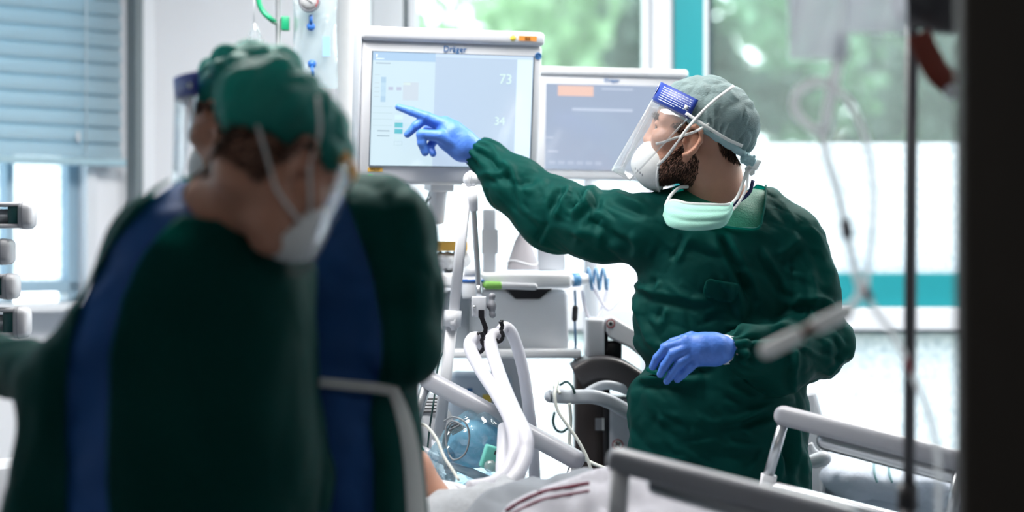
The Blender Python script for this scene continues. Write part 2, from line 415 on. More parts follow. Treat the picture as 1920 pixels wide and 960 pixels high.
def lbox(s0, s1, n0, n1, z0, z1):
    v = np.array([lw(s, n, z) for s in (s0, s1) for n in (n0, n1) for z in (z0, z1)]); return v, [[0, 1, 3, 2], [4, 6, 7, 5], [0, 4, 5, 1], [2, 3, 7, 6], [0, 2, 6, 4], [1, 5, 7, 3]]
struct('wall_left', join([lbox(-.02, .13, -.2, 0, 0, 2.8), lbox(.13, 2.6, -.2, 0, 0, 1.27), lbox(.13, 2.6, -.2, 0, 2.55, 2.8), lbox(2.6, 3.1, -.2, 0, 0, 2.8),
                          span(-3.6, -3.45, 2.7, 4.6, 0, 2.8)]), M_WALL)
M_DOORWAY = mat('dark_brown_laminate', (.022, .018, .014), .6, var=.2, vs=3, stretch=(6, 6, .5))
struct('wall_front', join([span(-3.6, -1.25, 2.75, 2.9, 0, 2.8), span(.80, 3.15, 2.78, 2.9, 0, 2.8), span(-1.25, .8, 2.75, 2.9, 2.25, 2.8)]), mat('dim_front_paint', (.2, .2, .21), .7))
struct('door_1', prism([(.567, 2.70, 0), (.80, 2.70, 0), (.80, 2.95, 0), (.612, 2.95, 0)], (0, 0, 2.25)), M_DOORWAY, bevel=.012)
struct('wall_corridor', join([span(-1.6, -1.5, -1.2, 2.75, 0, 2.8), span(1.2, 1.3, -1.2, 2.78, 0, 2.8), span(-1.6, 1.3, -1.3, -1.2, 0, 2.8)]), mat('corridor_paint', (.36, .36, .37), .7))
# back window: posts, transoms and panes are pieces of their own
win = empty('window_1', (wx(1250), YW, .25)); win['kind'] = 'structure'
def wp(name, x0, x1, y0, y1, d0, d1, m, bev=.004, smooth=False): return mk(name, span(wx(x0), wx(x1), YW + d0, YW + d1, wz(y1), wz(y0)), m, win, smooth=smooth, bevel=bev)
T0, B0 = -240, 1180
wp('post', 697, 757, T0, B0, -.03, .12, M_FRAME); wp('gasket', 757, 765, T0, B0, -.005, .1, M_GASKET, 0); wp('sash_stile', 765, 782, T0, B0, -.012, .08, M_FRAME)
wp('sash_stile', 1205, 1222, T0, B0, -.012, .08, M_FRAME); wp('post', 1222, 1262, T0, B0, -.03, .12, M_FRAME)
wp('teal_post', 1262, 1317, T0, B0, -.05, .14, M_TEAL); wp('sash_stile', 1317, 1327, T0, B0, -.012, .08, M_FRAME); wp('gasket', 1327, 1336, T0, B0, -.004, .08, M_GASKET, 0)
for a, b in ((782, 1205), (1336, 1980), (2060, 2800)):
    wp('clear_pane', a, b, T0, 266, .03, .042, M_GLASS, 0)
    wp('frosted_pane', a, b, 266, 512, .028, .044, M_FROST if a < 1000 else M_FROST2, 0)
    wp('transom', a, b, 512, 576, -.03, .12, M_FRAME if a < 1000 else M_TEAL)
    wp('sill_rail', a, b, 576, 618, -.06, .12, M_FRAME)
    wp('lower_gasket', a, b, 618, 624, -.004, .1, M_GASKET, 0)
    wp('frosted_pane', a, b, 624, B0, .028, .044, M_FROST if a < 1000 else M_FROST2, 0)
wp('teal_post', 1980, 2060, T0, B0, -.05, .14, M_TEAL)
# slanted window on the left
win2 = empty('window_2', lw(.3, 0, 1.27)); win2['kind'] = 'structure'
M_BFRAME = mat('blue_grey_frame', (.30, .44, .55), .4, var=.03)
def lp(name, s0, s1, n0, n1, z0, z1, m, bev=.003): return mk(name, lbox(s0, s1, n0, n1, z0, z1), m, win2, smooth=False, bevel=bev)
lp('corner_frame', -.07, -.012, 0, .05, 0, 2.8, M_FRAME); lp('corner_gasket', -.012, .016, 0, .055, 0, 2.8, mat('grey_seal', (.16, .2, .22), .5)); lp('frame_side', .13, .165, -.12, .02, 1.27, 2.55, M_FRAME)
lp('sash_stile', .165, .20, -.1, -.03, 1.27, 2.55, M_BFRAME); lp('sash_stile', .385, .41, -.1, -.03, 1.27, 2.55, M_BFRAME)
lp('sash_rail', .165, 2.6, -.1, -.03, 1.30, 1.335, M_BFRAME); lp('clear_pane', .2, .385, -.08, -.07, 1.335, 2.5, M_FROST, 0); lp('clear_pane', .41, 2.58, -.08, -.07, 1.335, 2.5, M_FROST, 0)
lp('window_sill', .0, 2.6, -.1, .10, 1.245, 1.27, M_FRAME)
bl = empty('venetian_blind', lw(.4, .05, 1.7), 'pale blue venetian blind lowered over the upper half of the slanted window', 'blind')
M_SLAT = mat('pale_blue_slat', (.42, .55, .62), .4, var=.05, vs=10, transl=.45, trcol=(.56, .72, .80))
zb = CAM_Z + (480 - 296) / F * 6.4
for k in range(13):
    z = zb + .03 + k * .0485
    a, t = .027, .5
    q = [lw(.07, .052 + x * math.cos(t) * -.35, z + x) for x in (-.028, .028)]; e = [lw(1.9, .052 + x * math.cos(t) * -.35, z + x) for x in (.028, -.028)]
    mk('slat', prism(q + e, N_L * .0016), M_SLAT, bl, smooth=False)
mk('bottom_rail', lbox(.06, 1.9, .03, .075, zb - .022, zb), mat('blind_rail', (.34, .5, .58), .4), bl, smooth=False, bevel=.004)
for s in (.20, .9): mk('ladder_cord', tube([lw(s, .072, zb), lw(s, .072, 2.6)], .0022, 6), mat('blind_cord', (.6, .68, .72), .7), bl)
mk('cord_tassel', lathe([(.001, .02), (.004, .016), (.006, 0), (.005, -.012), (.001, -.016)], lw(.23, .075, zb + .06)), M_WHITE, bl)

# ceiling lamps and an added corridor fill
def lamp(x, y, lab, watts=LAMP_W):
    e = empty('ceiling_lamp', (x, y, 2.76), lab, 'lamp', 'ceiling panel lamps')
    mk('lamp_housing', join([span(x - .62, x + .62, y - .32, y - .3, 2.755, 2.8), span(x - .62, x + .62, y + .3, y + .32, 2.755, 2.8), span(x - .62, x - .6, y - .3, y + .3, 2.755, 2.8), span(x + .6, x + .62, y - .3, y + .3, 2.755, 2.8)]), M_WHITE, e, smooth=False)
    mk('diffuser', span(x - .6, x + .6, y - .3, y + .3, 2.77, 2.78), mat('lamp_diffuser', (.9, .9, .9), .5, emit=(1, .97, .93), es=2.), e, smooth=False)
    ld = bpy.data.lights.new('lamp_light', 'AREA'); ld.shape = 'RECTANGLE'; ld.size = 1.2; ld.size_y = .6; ld.energy = watts; ld.color = (1, .96, .92)
    lo = bpy.data.objects.new('lamp_light', ld); COL.objects.link(lo); lo.location = (x, y, 2.76); adopt(lo, e)
lamp(-.45, 4.6, 'ceiling panel lamp above the head of the patient bed'); lamp(1.3, 5.6, 'ceiling panel lamp above the empty bed by the window'); lamp(-.2, .9, 'added ceiling fill light in the corridor before the doorway', CORRIDOR_FILL_W)  # corridor panel is unseen, added as weak fill for the camera side

# ================================================================== outdoors
struct('ground', span(-30, 30, 6.95, 60, -.3, -.2), mat('lawn_ground', (.30, .36, .26), .9, var=.3, vs=1))
def tree(x, y, h, r, col, n, label, seed):
    rg = np.random.default_rng(seed); e = empty('garden_tree', (x, y, -.2), label, 'tree', 'trees outside the window')
    mk('trunk', tube(cr([(x, y, -.2), (x + .1, y, h * .4), (x - .05, y + .1, h * .8)]), .11, 8, np.linspace(1, .4, 17)), mat('tree_bark', (.09, .07, .055), .9), e)
    cl = [(x + rg.normal(0, r * .5), y + rg.normal(0, r * .4), h + rg.normal(0, r * .55)) for _ in range(14)]
    c = np.array(cl)[rg.integers(0, 14, n)] + rg.normal(0, r * .19, (n, 3)); a = rg.normal(size=(n, 3)); a /= np.linalg.norm(a, axis=1)[:, None]
    b = np.cross(a, rg.normal(size=(n, 3))); b /= np.linalg.norm(b, axis=1)[:, None]; s = rg.uniform(.06, .12, (n, 1))
    v = np.stack([c - a * s, c + b * s * .5, c + a * s, c - b * s * .5], 1).reshape(-1, 3); f = np.arange(4 * n).reshape(-1, 4)
    mk('foliage', (v, f), mat('leaf_%d' % (int(col[1] * 1000)), col, .6, var=.5, vs=1.2, transl=.3, trcol=(col[0] * 1.3, col[1] * 1.3, col[2])), e, smooth=False, kind='stuff')
LG, MG, DG = (.20, .33, .19), (.10, .20, .125), (.008, .026, .019)
for i, (x, y, h, r, c, n, lab) in enumerate([
    (-.7, 13.5, 2.7, .8, LG, 1500, 'pale green tree behind the glass above the larger display'),
    (.35, 15., 3.0, .8, LG, 1300, 'pale yellow-green tree behind the glass between the two displays'),
    (1.05, 13.2, 2.5, .5, DG, 1500, 'dark shrub beside the teal window post'),
    (1.75, 13.6, 2.8, .75, MG, 1100, 'mid green tree behind the glass above the grey surgical cap'),
    (2.75, 12.8, 2.3, .75, DG, 1700, 'dark green tree behind the hanging drip tubing'),
    (2.5, 16.5, 3.5, .9, MG, 1500, 'green tree behind the glass beside the dark pole'),
    (3.6, 14.5, 3.2, 1.0, MG, 1500, 'green tree at the dark doorway edge'),
    (1.3, 21., 3.6, 1.5, DG, 2600, 'distant dark tree seen above the teal post'),
    (3.6, 21., 3.2, 1.6, DG, 3000, 'distant dark tree seen behind the drip pole'),
    (-1.6, 18., 3.0, 1.2, LG, 1700, 'distant pale tree seen beside the round white column')]): tree(x, y, h, r, c, n, lab, 40 + i)
# ================================================================== people: shared builders
M_GOWN = mat('green_nonwoven_gown', (.0021, .054, .050), .62, var=.22, vs=14, bump=.32, bs=20, kind='crumple', transl=.48, trcol=(.016, .52, .45), spec=.30, tint=(.25, .85, .75))
M_SCRUBG = mat('light_green_scrub', (.012, .20, .125), .6, var=.12, vs=40, bump=.15, bs=260, transl=.1)
M_SCRUBB = mat('royal_blue_scrub', (.003, .068, .26), .7, var=.15, vs=14, bump=.2, bs=90)
M_SKIN = mat('skin', (.50, .255, .175), .5, var=.10, vs=45, bump=.06, bs=420, sss=.15, sssr=(.012, .004, .002))
M_EAR = M_SKIN
M_GLOVE = mat('blue_nitrile', (.062, .19, .64), .5, var=.08, vs=50, bump=.25, bs=70, sss=.05, sssr=(.004, .006, .01))
M_CAPG = mat('teal_bouffant', (.008, .23, .20), .6, var=.35, vs=22, bump=.35, bs=40, kind='crumple', transl=.35, trcol=(.03, .62, .54))
M_CAPW = mat('grey_green_cap', (.21, .30, .31), .7, var=.28, vs=60, bump=.5, bs=240, transl=.30, trcol=(.45, .62, .62), kind='noise', stretch=(1, 1, 2.2))
M_CAPRIM = mat('pale_cyan_cap_rim', (.42, .62, .66), .6, var=.12, vs=70, bump=.3, bs=160, transl=.3)
M_MASKW = mat('white_respirator', (.78, .80, .80), .7, var=.03, vs=60, bump=.1, bs=300)
M_STRAP = mat('white_elastic', (.84, .86, .86), .6, var=.04, bump=.1, bs=300, transl=.35)
M_BAND = mat('cobalt_band', (.008, .036, .28), .45, var=.08, vs=30)
M_PRINT = mat('white_print', (.55, .62, .78), .6)
M_HAIR = mat('brown_hair', (.045, .024, .016), .55, var=.5, vs=160)
M_VISOR = clear_mat('clear_visor', (.98, .99, 1), .06, .03, haze=.07, bump=.15, bs=16)
M_VISOR2 = clear_mat('clean_visor', (.97, .98, .99), .02, .03, haze=.018)
M_EYE = mat('eye_white', (.7, .68, .66), .2); M_IRIS = mat('iris_dark', (.05, .04, .035), .2)
M_SURG = mat('mint_surgical_mask', (.42, .78, .68), .7, var=.05, vs=50, bump=.15, bs=300, transl=.3)
M_SHOE = mat('white_clog', (.6, .6, .6), .5)

def hframe(origin, yaw, pitch, roll=0.):
    """head frame: yaw 0 faces +X, 180 faces -X, pitch up positive; returns local->world"""
    R = Rz(yaw) @ Ry(-pitch) @ Rx(roll); o = np.asarray(origin, float)
    return (lambda v: np.asarray(v, float) @ R.T + o), (lambda w: (np.asarray(w, float) - o) @ R), R
def head_soft(neck):
    S = Soft()
    S.ell((-.008, 0, .052), (.096, .075, .082), .02); S.ell((.035, 0, .040), (.060, .064, .062), .03); S.ell((.045, 0, -.035), (.050, .056, .072), .03)
    for s in (-1, 1):
        S.cone((-.004, s * .056, -.040), .020, (.070, s * .020, -.096), .017, .025); S.ell((.062, s * .046, -.012), (.026, .020, .018), .02)
        S.cone((.090, s * .010, .030), .009, (.070, s * .050, .032), .010, .015)
        S.ell((.100, s * .031, .010), .0165, .012, sub=True)
        S.ell((.080, s * .031, .018), (.014, .018, .008), .006); S.ell((.080, s * .031, .000), (.013, .017, .007), .006)
        S.ell((.094, s * .011, -.026), .009, .010)
        # ear
        S.ell((-.006, s * .077, .0), (.021, .008, .030), .008, Ry(12) @ Rz(-s * 18))
        rim = [(.012, .084, .012), (.010, .087, .028), (-.006, .091, .037), (-.022, .094, .028), (-.027, .094, .008), (-.020, .090, -.012), (-.009, .085, -.026), (.002, .081, -.032)]
        S.chain([((x, s * y, z), .0052) for x, y, z in rim], .004)
        S.ell((.002, s * .088, .0), (.010, .008, .013), .005, sub=True); S.ell((-.010, s * .090, .014), (.008, .004, .012), .004, sub=True)
        S.ell((.010, s * .080, -.002), (.005, .007, .008), .004)
    S.ell((.080, 0, -.096), (.019, .024, .017), .02); S.cone((.094, 0, .022), .008, (.103, 0, -.020), .011, .012)
    S.ell((.096, 0, -.060), (.014, .026, .010), .01); S.ell((.092, 0, -.073), (.013, .022, .008), .01)
    S.chain(neck, .03)
    return S
def cap_soft(cut_c, cut_n, grow=.014, back=.0, tall=0.):
    S = Soft(); S.ell((-.012 - back / 2, 0, .054 + tall / 2), (.100 + grow + back, .078 + grow, .085 + grow + tall), .02); S.cut(cut_c, cut_n, .01); return S
def crumple(v, f, amp, sc, st=(1, 1, 1), seed=0., n=None):
    nn = normals(v, f) if n is None else n; w = v * np.asarray(st) * sc + seed
    w = w + .35 * np.stack([vnoise(w * .9 + 3), vnoise(w * .9 + 11), vnoise(w * .9 + 23)], 1)
    a, b = voro(w); return v + nn * (amp * (np.minimum(b - a, .7) / .7 - .5))[:, None]
def strip(pts, w, t, nrmls, m, parent, name='strap'):
    """flat elastic lying on a surface"""
    pts = np.asarray(pts, float); T = np.gradient(pts, axis=0); T /= np.linalg.norm(T, axis=1)[:, None] + 1e-9; Nn = np.asarray(nrmls, float); B = np.cross(T, Nn); B /= np.linalg.norm(B, axis=1)[:, None] + 1e-9
    v = []; f = []
    for i in range(len(pts)):
        for a, b in ((-1, -1), (1, -1), (1, 1), (-1, 1)): v.append(pts[i] + B[i] * a * w / 2 + Nn[i] * b * t / 2)
    for i in range(len(pts) - 1):
        for k in range(4): f.append([4 * i + k, 4 * i + (k + 1) % 4, 4 * i + 4 + (k + 1) % 4, 4 * i + 4 + k])
    f += [[3, 2, 1, 0], [4 * len(pts) - 4 + k for k in range(4)]]
    return mk(name, (np.array(v), f), m, parent)
def shield(parent, L2W, rx, ry, c, hb=.045, drop=.20, flare=.10, th=105, prints=True, label=None, bandmat=None, vm=None):
    """face shield in its own local frame (x forward, z up): band > print, visor, foam"""
    def arc(t, z, g=0.): return L2W(c + V3((rx + g) * math.cos(t), (ry + g) * math.sin(t), z))
    t1 = math.radians(th)
    fs = mk('face_shield', gridmesh(lambda u, v: arc(u, v), 40, 2, -t1, t1, 0, hb), bandmat or M_BAND, parent, solid=.0025, label=label)
    def vis(t, q):
        k = flare * q; t = t * (1 - .30 * q); return L2W(c + V3((rx + .001 + k) * math.cos(t) - .0 * q, (ry + .001 + k * .35) * math.sin(t), .004 - drop * q))
    mk('visor', gridmesh(vis, 40, 10, -t1, t1, 0, 1), vm or M_VISOR, fs, solid=.0006)
    mk('foam_pad', gridmesh(lambda u, v: arc(u, hb * .35 + v * hb * .55, -.010), 30, 2, -t1 * .75, t1 * .75, 0, 1), mat('grey_foam', (.35, .37, .42), .9), fs, solid=.016)
    for s in (-1, 1):
        t = s * math.radians(th - 8); p = arc(t, hb * .45, .0025); mk('button', lathe([(.001, .002), (.0045, .0015), (.0052, 0), (.001, -.001)], p, p - arc(t, hb * .45, -.01), 14), M_STRAP, fs)
    if prints:
        for s in (-1, 1):
            q = []
            for r in range(7):
                t = 32.
                while t < 78:
                    w = random.uniform(2., 5.); z = hb * (.84 - .105 * r)
                    if r == 6 and t > 60: break
                    q.append(gridmesh(lambda u, v: arc(s * math.radians(u), z + v, .0017), 2, 1, t, min(t + w, 78), 0, .0016)); t += w + 1.
            mk('printed_lines', join(q), M_PRINT, fs, smooth=False)
            t = s * math.radians(13); p = arc(t, hb * .60, .0018); nn = nrm(p - arc(t, hb * .6, -.02)); up = nrm(arc(t, hb, 0) - arc(t, 0, 0)); ux = np.cross(up, nn)
            mk('printed_roundel', lathe([(.0001, .0006), (.0125, .0004), (.0125, 0)], p, nn, 20), M_PRINT, fs)
            mk('printed_roundel_mark', join([rod(p + nn * .0008 + up * .007, p + nn * .0008 - up * .007, .0012, 6), rod(p + nn * .0008 + up * .003 - ux * .005, p + nn * .0008 + up * .005 + ux * .005, .001, 6), tube(cr([p + nn * .0008 + ux * .001 + up * .001, p + nn * .0008 + ux * .005 - up * .001, p + nn * .0008 + ux * .001 - up * .006]), .001, 6)]), M_BAND, fs)
    return fs
def respirator(parent, L2W, name='respirator_mask', c=(.056, 0, -.069), r=(.066, .056, .061)):
    S = Soft(); S.ell(c, r, .01); S.cone((c[0] + .02, 0, c[2] + .04), .016, (c[0] + .05, 0, c[2] - .01), .012, .02)
    S.cut((c[0] - .008, 0, c[2]), (-1, 0, .10), .004); S.ell((c[0] - .030, 0, c[2]), (.050, .046, .050), .004, sub=True)
    v, f = S.mesh(.003); o = mk(name, (L2W(v), f), M_MASKW, parent)
    g = [L2W((c[0] - .010 + .006 * math.cos(2 * t), r[1] * .99 * math.cos(t), c[2] + r[2] * .99 * math.sin(t))) for t in np.linspace(0, 2 * math.pi, 33)[:-1]]
    mk('mask_flange', sweep(np.array(g), [(.003, .0012), (-.003, .0012), (-.003, -.0012), (.003, -.0012)], None, None, True), M_MASKW, o); return o
def glove(parent, wrist, palm, fingers, name='glove', vox=.0022, cuff=None, label=None):
    """palm: chain of (point, radius) drawn as broad blends; fingers: lists of (point, radius)"""
    S = Soft()
    for ch in palm: S.chain(ch, .012)
    for ch in fingers: S.chain(ch, .0035)
    v, f = S.mesh(vox, pad=.015); v = relax(v, f, 1, .4); o = mk(name, (v, f), M_GLOVE, parent, label=label)
    if cuff is not None:
        p, d, r = cuff; mk('rolled_cuff', sweep(np.array([p + r * (math.cos(t) * d[0] + math.sin(t) * d[1]) for t in np.linspace(0, 2 * math.pi, 25)[:-1]]), circ(.0035, 6), None, None, True), M_GLOVE, o)
    return o
def hairs(v, f, sel, n, ln, down, name, m, parent, seed, wd=.0006, out=.6):
    rg = np.random.default_rng(seed); fi = np.flatnonzero(sel); fi = fi[rg.integers(0, len(fi), n)]; q = v[f[fi]]; w = rg.dirichlet(np.ones(4), n); p = (q * w[..., None]).sum(1)
    nn = normals(v, f)[f[fi][:, 0]]; d = nn * out + np.asarray(down) + rg.normal(0, .28, (n, 3)); d /= np.linalg.norm(d, axis=1)[:, None]
    s = np.cross(d, rg.normal(size=(n, 3))); s /= np.linalg.norm(s, axis=1)[:, None]; l = ln * rg.uniform(.6, 1.3, (n, 1))
    vv = np.stack([p - s * wd, p + s * wd, p + d * l * .6 + s * wd * .7 + nn * l * .12, p + d * l + np.asarray(down) * l * .25], 1).reshape(-1, 3)
    return mk(name, (vv, np.arange(4 * n).reshape(-1, 4)), m, parent, smooth=False, kind='stuff')
def legs(parent, hips, feet, m, rz=0.):
    S = Soft()
    for h, q in zip(hips, feet):
        k = (np.asarray(h) + np.asarray(q)) / 2 + V3(0, 0, .02); S.chain([(h, .095), (k, .075), (V3(q[0], q[1], .12), .055)], .03)
    S.cone(hips[0], .10, hips[1], .10, .05); v, f = S.mesh(.012); mk('trousers', (v, f), m, parent)
    for q in feet:
        d = Rz(rz) @ V3(0, 1, 0); T = Soft(); T.ell(V3(q[0], q[1], .045) + d * .05, (.047, .13, .045), .01, Rz(rz)); T.cone(V3(q[0], q[1], .06), .045, V3(q[0], q[1], .11), .045, .02); T.cut((0, 0, .0), (0, 0, -1), .004)
        mk('shoe', T.mesh(.006), M_SHOE, parent)

# ================================================================== the man pointing at the display
man = empty('person', (.47, 4.85, 0), 'person in dark green gown and grey cap pointing at the large display, behind the bed', 'person')
NB = P(1350, 392, 4.86)                                   # base of the neck
ear = P(1314, 265, 4.752)
H2W, W2H, RH = hframe(ear + V3(-.01, .078, 0), 168, 17)
nk = [((-.030, 0, -.035), .056), (W2H(P(1338, 330, 4.85)), .058), (W2H(NB), .064), (W2H(P(1360, 470, 4.87)), .09)]
HS = head_soft(nk)
HS.cone(W2H(P(1260, 440, 4.87)), .06, W2H(P(1460, 440, 4.87)), .06, .05)
hv, hf = HS.mesh(.0032); hv = relax(hv, hf, 1, .4)
body = mk('body', (H2W(hv), hf), M_SKIN, man)
for s in (-1, 1):
    ev = mk('eye', (H2W(sphere((.0765, s * .031, .0095), .0125, 10)[0]), sphere((0, 0, 0), 1, 10)[1]), M_EYE, body)
    mk('eyelash', tube(cr([H2W((x, s * y, z)) for x, y, z in ((.0885, .018, .011), (.0915, .028, .0165), (.0885, .040, .0145), (.0835, .048, .009))], 5), .0013, 6), M_HAIR, ev)
    mk('iris', (H2W(sphere((.0868, s * .031, .0095), (.0026, .006, .006), 8)[0]), sphere((0, 0, 0), 1, 8)[1]), M_IRIS, ev)
# hair, beard
fc = hv[hf].mean(1); X, Yl, Z = fc.T
fp = pix(H2W(np.stack([X, abs(Yl), Z], 1))); onhead = Z > -.16
beard = inpoly(fp, [(1225, 330), (1240, 296), (1262, 284), (1284, 268), (1298, 262), (1301, 282), (1311, 300), (1309, 325), (1300, 345), (1280, 362), (1240, 356)]) & (Z > -.122 + .25 * np.clip(.05 - X, 0, 1)) & (abs(Yl) < .075)
beard &= ~((((X - .056) / .07) ** 2 + (Yl / .060) ** 2 + ((Z + .069) / .065) ** 2 < 1) & (X > .048))
side = inpoly(fp, [(1256, 232), (1300, 222), (1304, 238), (1297, 262), (1284, 268), (1278, 250)]) & (abs(Yl) < .076)
brow = (X > .062) & (Z > .026) & (Z < .037) & (abs(Yl) < .046) & (abs(Yl) > .012)
nape = inpoly(fp, [(1338, 228), (1346, 262), (1350, 284), (1368, 300), (1396, 312), (1415, 290), (1415, 225)])
crown_h = (Z > .05) & (X < .03)
hd = RH @ V3(.25, 0, -1)
hairs(H2W(hv), hf, beard | side, 7500, .0065, hd * .8, 'beard', M_HAIR, body, 1, .00045, .55)
hairs(H2W(hv), hf, nape, 5000, .007, RH @ V3(-.25, 0, -1) * 1.1, 'hair', M_HAIR, body, 2, .0005, .25)
hairs(H2W(hv), hf, brow, 500, .008, RH @ V3(-.2, 0, .4), 'eyebrow', M_HAIR, body, 3, .0006, .4)
# cap
cutc, cutn = V3(.0, 0, .044), V3(.30, 0, -1.)
CS = cap_soft(cutc, cutn, .016, .006, .002)
cv, cf = CS.mesh(.0035); nn = normals(cv, cf)
ang = np.arctan2(cv[:, 1], cv[:, 0] + .01); rim = np.clip(1 - ((cv - cutc) @ (-nrm(cutn))) / .05, 0, 1)
cv = cv + nn * (.0022 * rim * np.sin(ang * 34 + 3 * vnoise(cv * 40)))[:, None]; cv = crumple(cv, cf, .006, 26, (1, 1, .8), 3.)
cap = mk('surgical_cap', (H2W(cv), cf), M_CAPW, man)
def rim_pt(t, g=.0, dz=0.):
    x = -.016 + (.118 + g) * math.cos(t); y = (.094 + g) * math.sin(t); z = cutc[2] + .30 * x + dz
    return V3(x, y, z)
rp = np.array([H2W(rim_pt(t, -.006, .000)) for t in np.linspace(0, 2 * math.pi, 65)[:-1]])
mk('cap_rim', sweep(rp, circ(.0095, 8, .0055), V3(0, 0, 1), [1 + .16 * math.sin(k * 2.3) for k in range(64)], True), M_CAPRIM, cap)
kn = Soft(); kp = H2W(rim_pt(math.pi - .35, .004, -.006)); kn.ell(kp, (.017, .014, .013), .01); kn.ell(kp + V3(.012, -.004, -.004), (.009, .01, .011), .008)
kv, kf = kn.mesh(.003); kv = crumple(kv, kf, .005, 90); mk('cap_knot', (kv, kf), M_CAPRIM, cap)
# shield: pitched a little more than the head
S2W, W2S, RS = hframe(H2W((.0, 0, .05)), 168, 27)
sh = shield(man, S2W, .125, .098, V3(-.006, 0, -.006), .048, .185, .012, 82, True, 'clear face shield with cobalt blue printed band')
el = [S2W(V3(-.006, 0, 0) + V3(.125 * math.cos(t), .098 * math.sin(t), .014)) for t in (math.radians(78), math.radians(82))]
def on(Sf, w2, l2, pts, off, y0=4.4, y1=5.0):
    """lift pixel points on to a local soft surface"""
    o = []
    ys = np.linspace(y0, y1, 900)
    for px, py in pts:
        w = np.stack([(px - 960) / F * ys, ys, CAM_Z - (py - 480) / F * ys], -1); d = np.min([q.at(w2(w)) for q in Sf], axis=0) - off; i = int(np.argmax(d < 0)); o.append(w[i] if d[i] < 0 else w[np.argmin(d)])
    return np.array(o)
def strap(Sf, pts, w, off, parent, name='strap', n=6, th=.0014):
    q = cr([np.array(p, float) for p in pts], n); s = on(Sf, W2H, H2W, q, off); s[1:-1] = (s[:-2] + 2 * s[1:-1] + s[2:]) / 4
    e = 1e-3; nn = np.stack([np.min([a.at(W2H(s + d)) for a in Sf], axis=0) - np.min([a.at(W2H(s - d)) for a in Sf], axis=0) for d in np.eye(3) * e], 1); nn /= np.linalg.norm(nn, axis=1)[:, None] + 1e-9
    return strip(s, w, th, nn, M_STRAP, parent, name)
SS = [HS, CS]
strap(SS, [(1286, 212), (1310, 228), (1335, 244), (1365, 262), (1392, 274)], .0075, .009, sh)
# respirator and its elastics
rs = respirator(man, H2W)
strap(SS, [(1232, 310), (1246, 298), (1262, 278), (1285, 246), (1305, 222), (1335, 192), (1358, 174), (1376, 161)], .0068, .010, rs)
strap(SS, [(1230, 270), (1246, 266), (1262, 260), (1288, 252), (1305, 246), (1330, 232)], .006, .006, rs)
mk('printed_marks', join([rod(H2W((.082 + .007 * k, .052 - .004 * k, -.104 + .003 * k)), H2W((.084 + .007 * k, .051 - .004 * k, -.099 + .003 * k)), .0011, 6) for k in range(4)]), M_GREY, rs, smooth=False)

# gown
GW = Soft()
ax = V3(0, 1, 0)
GW.ell(P(1350, 470, 4.86), (.185, .125, .15), .04); GW.ell(P(1345, 590, 4.86), (.196, .140, .21), .05); GW.ell(P(1342, 720, 4.86), (.196, .145, .2), .05)
GW.cone(P(1346, 790, 4.86), .203, P(1346, 1150, 4.88), .235, .04, (ax, .72))
shR, shL = P(1222, 432, 4.86), P(1476, 458, 4.86)
GW.cone(P(1330, 392, 4.87), .058, shR + V3(0, 0, .005), .078, .04); GW.cone(P(1372, 394, 4.87), .056, P(1424, 402, 4.87), .062, .03); GW.cone(P(1424, 402, 4.87), .060, shL, .080, .03)
elR, wrR = P(1035, 397, 5.02), P(893, 285, 5.09)
GW.chain([(shR, .083), (P(1130, 425, 4.93), .078), (elR, .080), (P(962, 345, 5.06), .066), (P(918, 302, 5.08), .043), (wrR, .031)], .035)
elL, wrL = P(1532, 650, 4.80), P(1368, 655, 4.62)
GW.chain([(shL, .084), (P(1506, 550, 4.84), .080), (elL, .074)], .035)
GW.chain([(elL, .074), (P(1465, 668, 4.71), .071), (P(1400, 660, 4.65), .050), (wrL, .036)], .03)
gv, gf = GW.mesh(.0046)
gv = relax(gv, gf, 1, .5); gn = normals(gv, gf)
q = pix(gv); front = gn[:, 1] < .25
# soft large-scale crumple, stretched along the limbs
rot = Ry(-32); gr = gv @ rot.T                            # wrinkles run diagonally across the drape
def wrinkle(v, amp, sc, st, seed):
    w = (v @ rot.T) * np.asarray(st) * sc + seed; w = w + .4 * np.stack([vnoise(w * .8 + 3), vnoise(w * .8 + 11), vnoise(w * .8 + 23)], 1); a, b = voro(w); return v + gn * (amp * (np.minimum(b - a, .6) / .6 - .5))[:, None]
gv = wrinkle(gv, .009, 6.5, (.55, 1, 1.25), 1.7); gv = wrinkle(gv, .0045, 14, (.5, 1, 1.3), 5.1)
disp = np.zeros(len(gv))
def fold(pts, w, amp, m=None, tail=.25):
    """one fold: a ridge with a hollow beside it, along a line seen in the photograph"""
    global disp
    D, S_, U = segdist(q, pts); t = np.clip(np.minimum(U, 1 - U) / tail, 0, 1); t = t * t * (3 - 2 * t)
    g = .55 * np.exp(-(D / w) ** 2) + .45 * np.exp(-D / w * 1.6) - .75 * np.exp(-((D * S_ - 1.7 * w) / (1.0 * w)) ** 2)
    disp += np.where(front if m is None else m, amp * t * g, 0)
